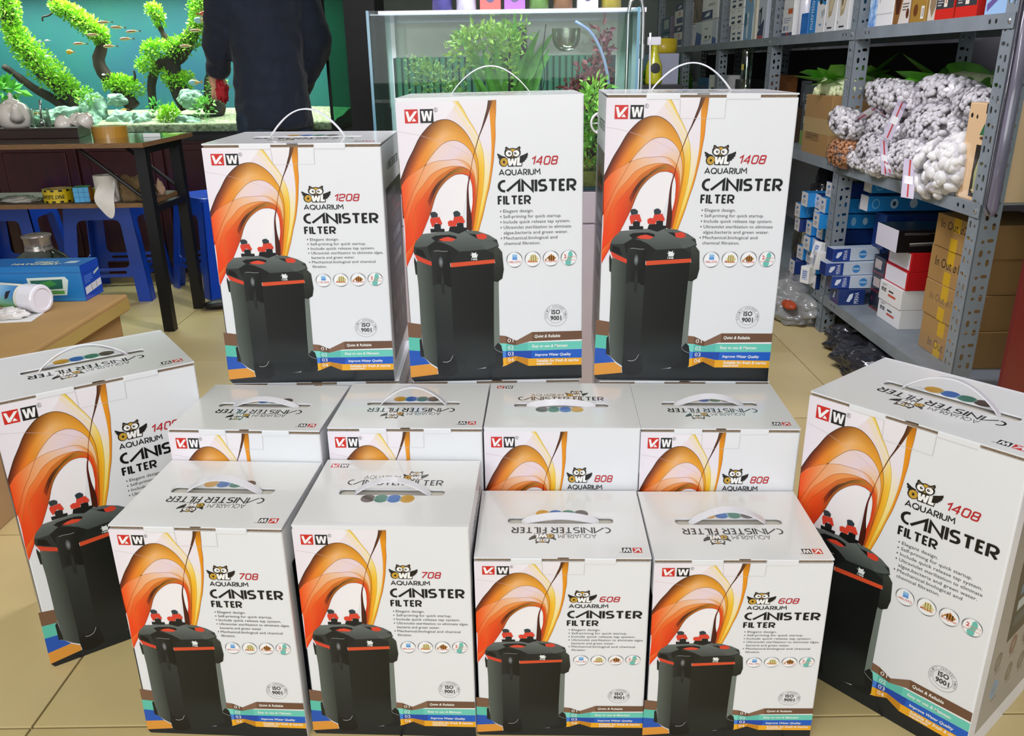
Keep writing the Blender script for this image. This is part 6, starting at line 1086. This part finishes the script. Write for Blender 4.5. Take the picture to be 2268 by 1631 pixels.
# ------------------------------------------------------------------ black column and rimless tank in the centre
struct('column_black', mat('black_gloss', '070707', 0.5, spec=0.2, noise_amt=0.3, noise_scale=60), (-0.655, 3.58, 0, -0.53, 3.86, 3.0))
QX0, QX1, QY0, QY1, QZ0, QZ1 = -0.395, 0.375, 2.50, 2.95, 0.690, 1.196
wc = empty('tank_cabinet', (-0.01, QY0, 0), 0, 'pale lilac-white cabinet under the rimless glass tank', 'cabinet'); lil = mat('lilac_white', 'd2cad6', 0.4, noise_amt=0.02, coat=0.2)
mb = MB(); mb.box(-0.40, 0.012, 0.0, 0.40, 0.46, QZ0 - 0.002); mb.build('carcass', lil, wc)
mb = MB(); mb.box(-0.40, 0.0, 0.592, 0.40, 0.0115, QZ0 - 0.004); mb.build('drawer_front', lil, wc, bevel=0.0015)
for x0, x1 in ((-0.40, -0.0015), (0.0015, 0.40)): mb = MB(); mb.box(x0, 0.0, 0.03, x1, 0.0115, 0.587); mb.build('door', lil, wc, bevel=0.0015)
qt = empty('rimless_tank', (-0.01, QY0, QZ0), 0, 'rimless glass tank with ferns and green ribs, in the middle', 'aquarium'); OQ = (-0.01, QY0, QZ0)
eg = glass_mat('glass_edge', '7fb0c0', 0.10); pq = glass_mat('tank_pane', 'f8fcfa', 0.0)
tpane('base_pane', (QX0, QY0, QZ0, QX1, QY1, QZ0 + 0.01), mat('teal_seal', '123c42', 0.3), qt, OQ)
tpane('front_pane', (QX0, QY0, QZ0 + 0.01, QX1, QY0 + 0.008, QZ1), pq, qt, OQ); tpane('back_pane', (QX0, QY1 - 0.008, QZ0 + 0.01, QX1, QY1, QZ1), pq, qt, OQ)
sq_ = glass_mat('tank_side_pane', 'cfe6e2', 0.0, 0.02, 0.08); tpane('side_pane', (QX0, QY0 + 0.008, QZ0 + 0.01, QX0 + 0.008, QY1 - 0.008, QZ1), sq_, qt, OQ); tpane('side_pane', (QX1 - 0.008, QY0 + 0.008, QZ0 + 0.01, QX1, QY1 - 0.008, QZ1), sq_, qt, OQ)
es = mat('glass_edge_blue', '5f93a8', 0.15, coat=0.6); 
for x in (QX0, QX1 - 0.008): tpane('polished_edge', (x, QY0 - 0.0012, QZ0 + 0.01, x + 0.008, QY0 - 0.0002, QZ1), es, qt, OQ)
tpane('water_surface', (QX0 + 0.004, QY0 + 0.009, QZ1 - 0.012, QX1 - 0.004, QY1 - 0.009, QZ1 - 0.009), glass_mat('water_skin', 'dfe6f4', 0.18, 0.1), qt, OQ)  # thin clear sheet for the water surface just under the rim
mb = MB(); mb.box(QX0 + 0.009 + 0.01, 0.009, 0.0105, QX1 + 0.01 - 0.009, QY1 - QY0 - 0.009, 0.055); tag(mb.build('substrate', mat('dark_soil', '3a3a22', 0.95, col2='8a9040', noise_scale=40, bump=0.6, bump_scale=110), qt), kind='stuff')
rib = mat('green_rib', '35784c', 0.6, col2='5a9c70', noise_scale=6, stretch=(1, 1, 0.3)); mb = MB(); mb.prism(arc(0, 0, 0.0085, 0.0055, 0, 330, 11), 0, 0.335); r0 = mb.build('rib', rib, qt, (QX0 + 0.03 + 0.01, QY1 - QY0 - 0.022, 0.052))
for i in range(1, 33): link('rib', r0.data, qt, (QX0 + 0.04 + i * 0.0212 + 0.0, QY1 - QY0 - 0.022, 0.052))
tpane('dark_backing', (QX0 + 0.012, QY1 - 0.015, QZ0 + 0.05, QX1 - 0.012, QY1 - 0.011, QZ0 + 0.385), mat('deep_green', '17402f', 0.6), qt, OQ)
root = empty('fern_root', (0.0, 2.74, QZ0 + 0.056), 0, 'dark root with tall fern leaves in the rimless tank', 'plant')
mb = MB(); mb.smooth = True; mb.tube([(0, 0, 0), (-0.02, 0, 0.12), (0.0, 0, 0.24), (0.03, 0.02, 0.34), (0.04, 0.02, 0.42)], [0.06, 0.055, 0.045, 0.035, 0.02], 10); mb.build('root', woodm, root)
fern = mat('fern_green', '5fb02a', 0.4, col2='2f7a1c', noise_scale=30, coat=0.2); rnd = random.Random(12)
for i in range(44):
    a = rnd.uniform(-1.1, 1.1); L = rnd.uniform(0.10, 0.21); mbl = leaf_mesh(L, L * 0.075, rnd.uniform(-0.02, 0.05)); o = mbl.build('fern_leaf', fern, root)
    o.location = (0.05 * math.sin(a) + rnd.uniform(-.03, .03), rnd.uniform(-0.07, 0.0), rnd.uniform(0.06, 0.26)); o.rotation_euler = (PI / 2 + rnd.uniform(-0.4, 0.3), a * 0.55, rnd.uniform(-0.5, 0.5))
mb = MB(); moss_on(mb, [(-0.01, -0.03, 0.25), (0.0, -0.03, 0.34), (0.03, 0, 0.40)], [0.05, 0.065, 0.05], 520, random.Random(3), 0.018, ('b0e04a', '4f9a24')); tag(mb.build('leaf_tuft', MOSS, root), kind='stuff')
def tank2_plant(label, x, y, z, pts, rad, n, seed, ls, base): o = plant('tank_plant', label, (x, y, z), pts, rad, n, seed, ls, base, 'plants in the rimless tank')
Q0 = QZ0 + 0.06
tank2_plant('bushy light green plant right of the fern root', 0.16, 2.66, Q0 + 0.08, [(-0.08, 0, 0), (0, 0, 0.03), (0.06, 0, 0.0)], [0.06, 0.07, 0.05], 900, 70, 0.018, ('9fd85a', '3f8f2c'))
tank2_plant('bright leafy plant in the gap between the two tall boxes', 0.25, 2.56, Q0 + 0.12, [(0, 0, -0.10), (0, 0, 0.0), (0.0, 0, 0.10)], [0.05, 0.06, 0.05], 420, 71, 0.03, ('a8e05a', '3a8a2c'))
tank2_plant('yellowish moss low in the gap between the two tall boxes', 0.25, 2.55, Q0 + 0.0, [(-0.1, 0, 0), (0.1, 0, 0.0)], [0.035, 0.035], 500, 72, 0.014, ('c4c85a', '6a7a24'))
tank2_plant('tangle of fine green stems at the left in the rimless tank', -0.20, 2.68, Q0 + 0.22, [(-0.08, 0, 0.06), (0.0, 0, 0.02), (0.07, 0, -0.08)], [0.05, 0.06, 0.05], 900, 73, 0.015, ('a4cf6a', '3f7f3a'))
tank2_plant('grassy light plant growing up to the water surface', -0.10, 2.70, Q0 + 0.32, [(-0.05, 0, 0), (0.0, 0, 0.05), (0.1, 0, 0.04)], [0.05, 0.05, 0.05], 500, 74, 0.022, ('b8dc5a', '5fa03a'))
for i, x in enumerate((0.20, 0.235, 0.27, 0.30)):
    t = empty('red_stem_plant', (x, 2.72 + 0.03 * (i % 2), Q0), 0, ('red-brown stem plant nearest the ferns', 'red-brown stem plant, second from the ferns', 'red-brown stem plant, third from the ferns', 'tallest red-brown stem plant beside the hose')[i], 'plant', 'red stem plants'); H = (0.24, 0.28, 0.30, 0.40)[i]
    mb = MB(); mb.smooth = True; mb.tube([(0, 0, 0), (0.004, 0, H * 0.5), (0, 0.004, H)], 0.0018, 5); mb.build('stem', mat('red_stem', '7a3a34', 0.5), t)
    mb = MB(); moss_on(mb, [(0, 0, 0.03), (0, 0, H * 0.5), (0, 0, H)], [0.03, 0.032, 0.022], 300, random.Random(80 + i), 0.028, ('a8605a', '5a2a2c'), 0.2); tag(mb.build('needle_leaves', MOSS, t), kind='stuff')
hose = mat('grey_blue_hose', '9fb4d4', 0.3, coat=0.3); mb = MB(); mb.smooth = True; mb.tube([Vector(p) for p in catmull([(0.20, 2.60, 1.165), (0.25, 2.60, 1.13), (0.29, 2.60, 1.05), (0.31, 2.60, 0.93), (0.315, 2.60, 0.76)], 20)], 0.005, 8); tag(mb.build('air_hose', hose), 'pale blue hose curving down inside the rimless tank', 'hose')
inl = empty('inlet_pipe', (0.385, 2.56, 0), 0, 'stainless inlet pipe hooked over the right wall of the tank', 'pipe'); chrome = mat('brushed_steel', 'bfc0bc', 0.2, metal=0.9)
mb = MB(); mb.smooth = True; mb.tube(catmull([(-0.035, 0, 0.80), (-0.035, 0, 1.10), (-0.034, 0, 1.195), (-0.022, 0, 1.222), (-0.004, 0, 1.222), (0.006, 0, 1.195), (0.008, 0, 1.05), (0.008, 0, 0.78)], 40), 0.0055, 8); mb.build('bent_pipe', chrome, inl); mb = MB(); mb.cyl((0.008, 0, 1.06), (0.008, 0, 1.10), 0.008, 10); mb.build('joint', chrome, inl)
mb = MB(); mb.smooth = True; mb.tube(catmull([(0.415, 2.56, 1.13), (0.42, 2.57, 1.02), (0.425, 2.57, 0.94), (0.44, 2.58, 0.86), (0.455, 2.6, 0.70)], 20), 0.0028, 6); tag(mb.build('white_cable', strapm), 'thin cream cable hanging beside the inlet pipe', 'cable')
sc_ = empty('suction_cup', (0.095, 2.512, 0.955), 0, 'white suction cup on the glass with a thin black cable', 'suction cup'); mb = MB(); mb.smooth = True; mb.lathe([(0.0, 0), (0.012, 0.0), (0.008, 0.006), (0.0, 0.009)], 16, Matrix.Rotation(-PI / 2, 4, 'X')); mb.build('cup', strapm, sc_); mb = MB(); mb.tube(catmull([(0, 0.006, 0), (0.012, 0.01, 0.06), (0.006, 0.01, 0.12), (0.016, 0.012, 0.20)], 14), 0.0012, 5); mb.build('cable', seal, sc_)
for i in range(1):
    bw = empty('glass_dome', (0.175, 2.62, 1.118), 0, 'clear glass dome hanging at the water surface in the tank', 'glass dome'); mb = MB(); mb.smooth = True; mb.lathe([(0.0, -0.035), (0.02, -0.032), (0.035, -0.018), (0.041, 0.0), (0.042, 0.03)], 24, cap=False); mb.build('dome', glass_mat('dome_glass', 'c8d0b0', 0.2, 0.1), bw)
wh = empty('valve_wheel', (0.272, 2.492, 0.885), 0, 'white plastic wheel hanging on the tank glass between the boxes', 'valve'); n = 24
mb = MB(); mb.smooth = True; mb.tube([(0.030 * math.cos(2 * PI * i / n), 0, 0.030 * math.sin(2 * PI * i / n)) for i in range(n + 1)], 0.0035, 6); mb.build('wheel_rim', strapm, wh)
for k in range(3): mb = MB(); a = k * PI / 3; mb.cyl((0.028 * math.cos(a), 0, 0.028 * math.sin(a)), (-0.028 * math.cos(a), 0, -0.028 * math.sin(a)), 0.002, 6); mb.build('spoke', strapm, wh)
# wall shelf with bottles behind the tank, far display tank
ws = empty('display_shelf', (0.0, 3.25, 0), 0, 'narrow shelf stand with bottles behind the rimless tank', 'shelf'); mb = MB(); mb.box(-0.46, -0.06, 1.22, 0.50, 0.10, 1.235); mb.build('shelf_board', lil, ws)
mb = MB(); mb.box(-0.46, 0.10, 0.90, 0.50, 0.105, 1.22); mb.build('added_haze_backdrop', mat('pale_haze', '98a48e', 0.8, col2='c4ccc0', noise_scale=4), ws)  # added board, its pale colour stands in for the bright hazy room behind
for x in (-0.45, 0.47): mb = MB(); mb.box(x, 0.06, 0, x + 0.03, 0.09, 1.22); mb.build('post', mat('white_post', 'd8d8dc', 0.4), ws)
bc = [('blue_white_can', '4a4a8c', 'blue and white can at the left of the shelf above the tank'), ('white_bottle', 'dfe2ea', 'white bottle with blue marks above the tank'), ('red_pack', 'a8423a', 'red patterned pack above the tank'), ('violet_pack', '8a4ab0', 'violet and pink pack above the tank'), ('green_can', '6a9a4a', 'green can above the tank'), ('brown_jar', '8a6a44', 'brown lidded jar above the tank'), ('white_bag', 'cfd0c8', 'white bag with a blue mark above the right half of the tank'), ('yellow_jar', 'a8a03a', 'yellow-green jar above the right half of the tank')]
for i, (nm, c, lb) in enumerate(bc):
    x = -0.235 + i * 0.088; mb = MB(); mb.smooth = True; r_ = 0.036
    if 'pack' in nm or 'bag' in nm: pack(nm, lb, 'pack', x - 0.038, 3.23, 1.2355, 0.076, 0.05, 0.16, mat(nm + '_m', c, 0.35, noise_amt=0.4, noise_scale=22, coat=0.3), py=quick(('r', 100, 300, 900, 420, 'e0d8e8'), ('e', 500, 700, 250, 150, '3a2a5a'),))
    else: mb.lathe([(0, 0), (r_, 0), (r_, 0.12), (r_ * 0.5, 0.145), (r_ * 0.5, 0.17), (0, 0.17)], 16); tag(mb.build(nm, mat(nm + '_m', c, 0.35, noise_amt=0.15, noise_scale=30, coat=0.3), loc=(x, 3.255, 1.2355)), lb, 'bottle', 'bottles above the rimless tank')
fs_ = empty('spray_stand', (0.66, 3.95, 0), 0, 'dark stand behind the rimless tank carrying a spray bottle', 'stand'); mb = MB(); mb.box(-0.12, -0.10, 0, 0.12, 0.10, 0.955); mb.build('stand_body', blackb, fs_)
sp = empty('spray_bottle', (0.655, 3.90, 0.956), 0, 'yellow spray bottle with white trigger, left of the shelving', 'bottle'); ym = mat('lime_yellow', 'b4b424', 0.25, coat=0.4, noise_amt=0.05)
mb = MB(); mb.smooth = True; mb.lathe([(0, 0), (0.035, 0), (0.038, 0.01), (0.036, 0.08), (0.02, 0.12), (0.014, 0.15), (0.014, 0.165), (0, 0.165)], 18); mb.build('bottle_body', ym, sp)
mb = MB(); mb.box(-0.035, -0.012, 0.165, 0.025, 0.012, 0.20); mb.build('trigger', strapm, sp, bevel=0.004); mb = MB(); mb.lathe([(0.0, 0), (0.022, 0), (0.0, 0.0006)], 16, Matrix.Translation((0, -0.0372, 0.07)) @ Matrix.Rotation(PI / 2, 4, 'X')); mb.build('badge', blackb, sp)
pack('yellow_bucket', 'white and yellow tub stacked far behind the rimless tank', 'tub', 0.86, 5.2, 0.0, 0.16, 0.16, 1.10, mat('white_blue_tub', 'b8bcd4', 0.4, noise_amt=0.05)); 
mb = MB(); mb.smooth = True; mb.lathe([(0, 0), (0.075, 0), (0.08, 0.02), (0.08, 0.08), (0, 0.085)], 20); tag(mb.build('yellow_lid_tub', mat('lid_yellow', 'd9c02a', 0.4, coat=0.3), loc=(0.94, 5.28, 1.1015)), 'yellow lid of a tub far behind the tank, left of the shelving', 'tub')
dt = empty('far_display_tank', (1.02, 8.0, 0.0), 0, 'far lit tank with green plants seen through the shelving', 'aquarium'); mb = MB(); mb.box(-0.6, -0.2, 0, 0.7, 0.25, 0.76); mb.build('stand', blackb, dt)
mb = MB(); mb.box(-0.6, -0.2, 0.761, 0.7, -0.195, 1.12); mb.build('front_pane', pane, dt); mb = MB(); mb.box(-0.6, 0.245, 0.761, 0.7, 0.25, 1.12); mb.build('background', mat('bright_back', '9fc4d8', 0.6), dt)
mb = MB(); moss_on(mb, [(-0.5, 0, 0.86), (0.0, 0.02, 0.90), (0.6, 0, 0.86)], [0.1, 0.12, 0.1], 800, random.Random(5), 0.08, ('8fd03a', '2f7a1c')); tag(mb.build('plants', MOSS, dt), kind='stuff')
# ------------------------------------------------------------------ the person in the navy jacket, seen from behind
def limb(mb, pts, rad, n=14):
    cp = catmull(pts, 18); k = len(rad) - 1; rr = []
    for i in range(18): t = i / 17 * k; j = min(k - 1, int(t)); rr.append(rad[j] + (rad[j + 1] - rad[j]) * (t - j))
    mb.tube(cp, rr, n); mb.sphere(cp[0], rr[0], n, 8); mb.sphere(cp[-1], rr[-1], n, 8)
def shell(mb, rings, n=22):
    """stack of ellipses (cx, cy, z, rx, ry)"""
    vs = []; fs = []
    for cx, cy, z, rx, ry in rings:
        for i in range(n): a = 2 * PI * i / n; vs.append((cx + rx * math.cos(a), cy + ry * math.sin(a), z))
    k = len(rings)
    for q in range(k - 1):
        for i in range(n): j = (i + 1) % n; fs.append((q * n + i, q * n + j, q * n + n + j, q * n + n + i))
    fs += [tuple(range(n))[::-1], tuple((k - 1) * n + i for i in range(n))]; mb.add(vs, fs)
def fuse(o, vox, it=6):
    r = o.modifiers.new('fuse', 'REMESH'); r.mode = 'VOXEL'; r.voxel_size = vox; r.use_smooth_shade = True
    s = o.modifiers.new('smooth', 'SMOOTH'); s.factor = 0.5; s.iterations = it
person = empty('person', (-1.085, 3.98, 0), 0.80, 'person in a navy jacket standing with their back turned, by the planted aquarium', 'person')
skin = mat('skin', 'd9a982', 0.5, noise_amt=0.04, noise_scale=12)
mb = MB(); shell(mb, [(0, 0, 0.86, 0.15, 0.11), (0, 0, 1.0, 0.15, 0.105), (0, 0, 1.15, 0.155, 0.11), (0, 0, 1.34, 0.18, 0.11), (0, 0, 1.43, 0.13, 0.08), (0, 0, 1.48, 0.055, 0.055)])
limb(mb, [(0, 0.0, 1.46), (0, 0.02, 1.56)], [0.055, 0.052]); mb.sphere((0, 0.03, 1.645), 0.108, 18, 12, (0.78, 0.95, 1.08)); mb.sphere((0, 0.13, 1.63), 0.016, 8, 6, (0.8, 1.3, 1.2)); mb.sphere((0, 0.105, 1.585), 0.03, 8, 6, (1.0, 0.5, 0.4))
for s in (-1, 1):
    mb.sphere((s * 0.083, 0.02, 1.635), 0.022, 8, 6, (0.4, 0.7, 1.1)); limb(mb, [(s * 0.075, 0, 0.88), (s * 0.09, 0.01, 0.48), (s * 0.095, -0.01, 0.08)], [0.088, 0.06, 0.038])
LA = [(-0.17, 0.02, 1.40), (-0.175, 0.10, 1.17), (-0.135, 0.235, 1.045)]; RA = [(0.19, 0, 1.40), (0.215, -0.05, 1.15), (0.185, 0.07, 0.95)]
limb(mb, LA, [0.055, 0.045, 0.03]); limb(mb, RA, [0.055, 0.045, 0.03])
hx0 = Vector((-0.133, 0.245, 1.04)); hd = Vector((-0.02, 0.03, -0.075)); mb.sphere(hx0 + hd * 0.55, 0.036, 12, 8, (0.75, 0.55, 1.2))
hr = Vector((0.15, 0.10, 0.935)); mb.sphere(hr + Vector((0, 0.01, -0.05)), 0.036, 12, 8, (0.55, 0.8, 1.2))
bd = mb.build('body', skin, person); fuse(bd, 0.010, 4)
mb = MB()
for i in range(4):
    o = Vector((-0.020 + 0.013 * i, 0.012 - 0.004 * i, -0.075)); L = (0.045, 0.052, 0.050, 0.040)[i]; p0 = hx0 + o; limb(mb, [p0, p0 + Vector((-0.004, 0.006, -L * 0.55)), p0 + Vector((0.004, 0.020, -L))], [0.0085, 0.008, 0.007], 8)
    p0 = hr + Vector((0.0, -0.012 + 0.013 * i, -0.085)); limb(mb, [p0, p0 + Vector((-0.003, 0.002, -L * 0.55)), p0 + Vector((-0.012, 0.004, -L))], [0.0085, 0.008, 0.007], 8)
for p0, d in ((hx0 + Vector((0.018, -0.012, -0.03)), Vector((0.018, -0.004, -0.045))), (hr + Vector((-0.012, 0.02, -0.03)), Vector((-0.01, 0.02, -0.045)))): limb(mb, [p0, p0 + d * 0.6, p0 + d + Vector((-0.004, 0.006, -0.004))], [0.011, 0.010, 0.008], 8)
fg = mb.build('fingers', skin, person); fg['kind'] = 'stuff'
fg.data.polygons.foreach_set('use_smooth', [True] * len(fg.data.polygons))
navyj = mat('navy_cloth', '0c1728', 0.85, noise_amt=0.15, noise_scale=9, bump=0.05, bump_scale=220, sheen=0.15)
mb = MB(); shell(mb, [(0, 0, 0.785, 0.178, 0.135), (0, 0, 0.81, 0.182, 0.14), (0, 0, 0.95, 0.178, 0.138), (0, 0, 1.10, 0.172, 0.132), (0, 0, 1.25, 0.185, 0.135), (0, 0, 1.37, 0.205, 0.125), (0, 0, 1.44, 0.15, 0.10), (0, 0.0, 1.475, 0.085, 0.08)])
limb(mb, [Vector(LA[0]) + Vector((0.01, 0, 0)), LA[1], (-0.14, 0.215, 1.055)], [0.085, 0.070, 0.052]); limb(mb, [Vector(RA[0]) + Vector((-0.01, 0, 0)), RA[1], (0.19, 0.075, 0.955)], [0.088, 0.078, 0.060])
jk = mb.build('jacket', navyj, person); fuse(jk, 0.011, 5)
tx_ = bpy.data.textures.new('fold_noise', 'CLOUDS'); tx_.noise_scale = 0.11; tx_.noise_depth = 2; dm = jk.modifiers.new('folds', 'DISPLACE'); dm.texture = tx_; dm.strength = 0.035; dm.mid_level = 0.5; dm.texture_coords = 'LOCAL'
mb = MB(); mb.smooth = True; mb.lathe([(0.082, 1.455), (0.078, 1.50), (0.070, 1.505), (0.066, 1.46)], 22, cap=False); mb.build('collar', navyj, person)
mb = MB(); shell(mb, [(0, 0, 0.80, 0.165, 0.125), (0, 0, 0.88, 0.165, 0.125), (0, 0, 0.95, 0.15, 0.11)]); 
for s in (-1, 1): limb(mb, [(s * 0.08, 0, 0.83), (s * 0.095, 0.01, 0.48), (s * 0.10, -0.01, 0.06)], [0.105, 0.078, 0.062])
tr_ = mb.build('trousers', mat('dark_denim', '23303f', 0.85, noise_amt=0.2, noise_scale=30), person); fuse(tr_, 0.013, 4)
for s in (-1, 1):
    mb = MB(); mb.smooth = True; mb.sphere((0, 0.05, 0.035), 0.13, 16, 9, (0.36, 1.0, 0.40)); mb.box(-0.045, -0.075, 0.0, 0.045, 0.175, 0.018); mb.build('shoe', blackb, person, (s * 0.10, -0.01, 0.0))
mb = MB(); mb.smooth = True; mb.sphere((0, 0.015, 1.675), 0.112, 20, 12, (0.82, 0.98, 1.0)); hr_ = mb.build('hair', mat('black_hair', '0e0c0c', 0.5, noise_amt=0.3, noise_scale=80, stretch=(1, 1, 0.2)), person)
for v in hr_.data.vertices:
    if v.co.y > 0.07 and v.co.z < 1.69: v.co.y = 0.07
rg = crumple('red_cloth', 'red cloth held in the hand of the person in the navy jacket', 'cloth', (0, 0, 0), (0.026, 0.03, 0.055), mat('red_fabric', 'b8202a', 0.7, noise_amt=0.15), 21, 0.4, 4, cutz=False)
M_ = Matrix.Translation(person.location) @ Matrix.Rotation(0.80, 4, 'Z'); rg.location = M_ @ (hx0 + Vector((0.012, -0.012, -0.085)))
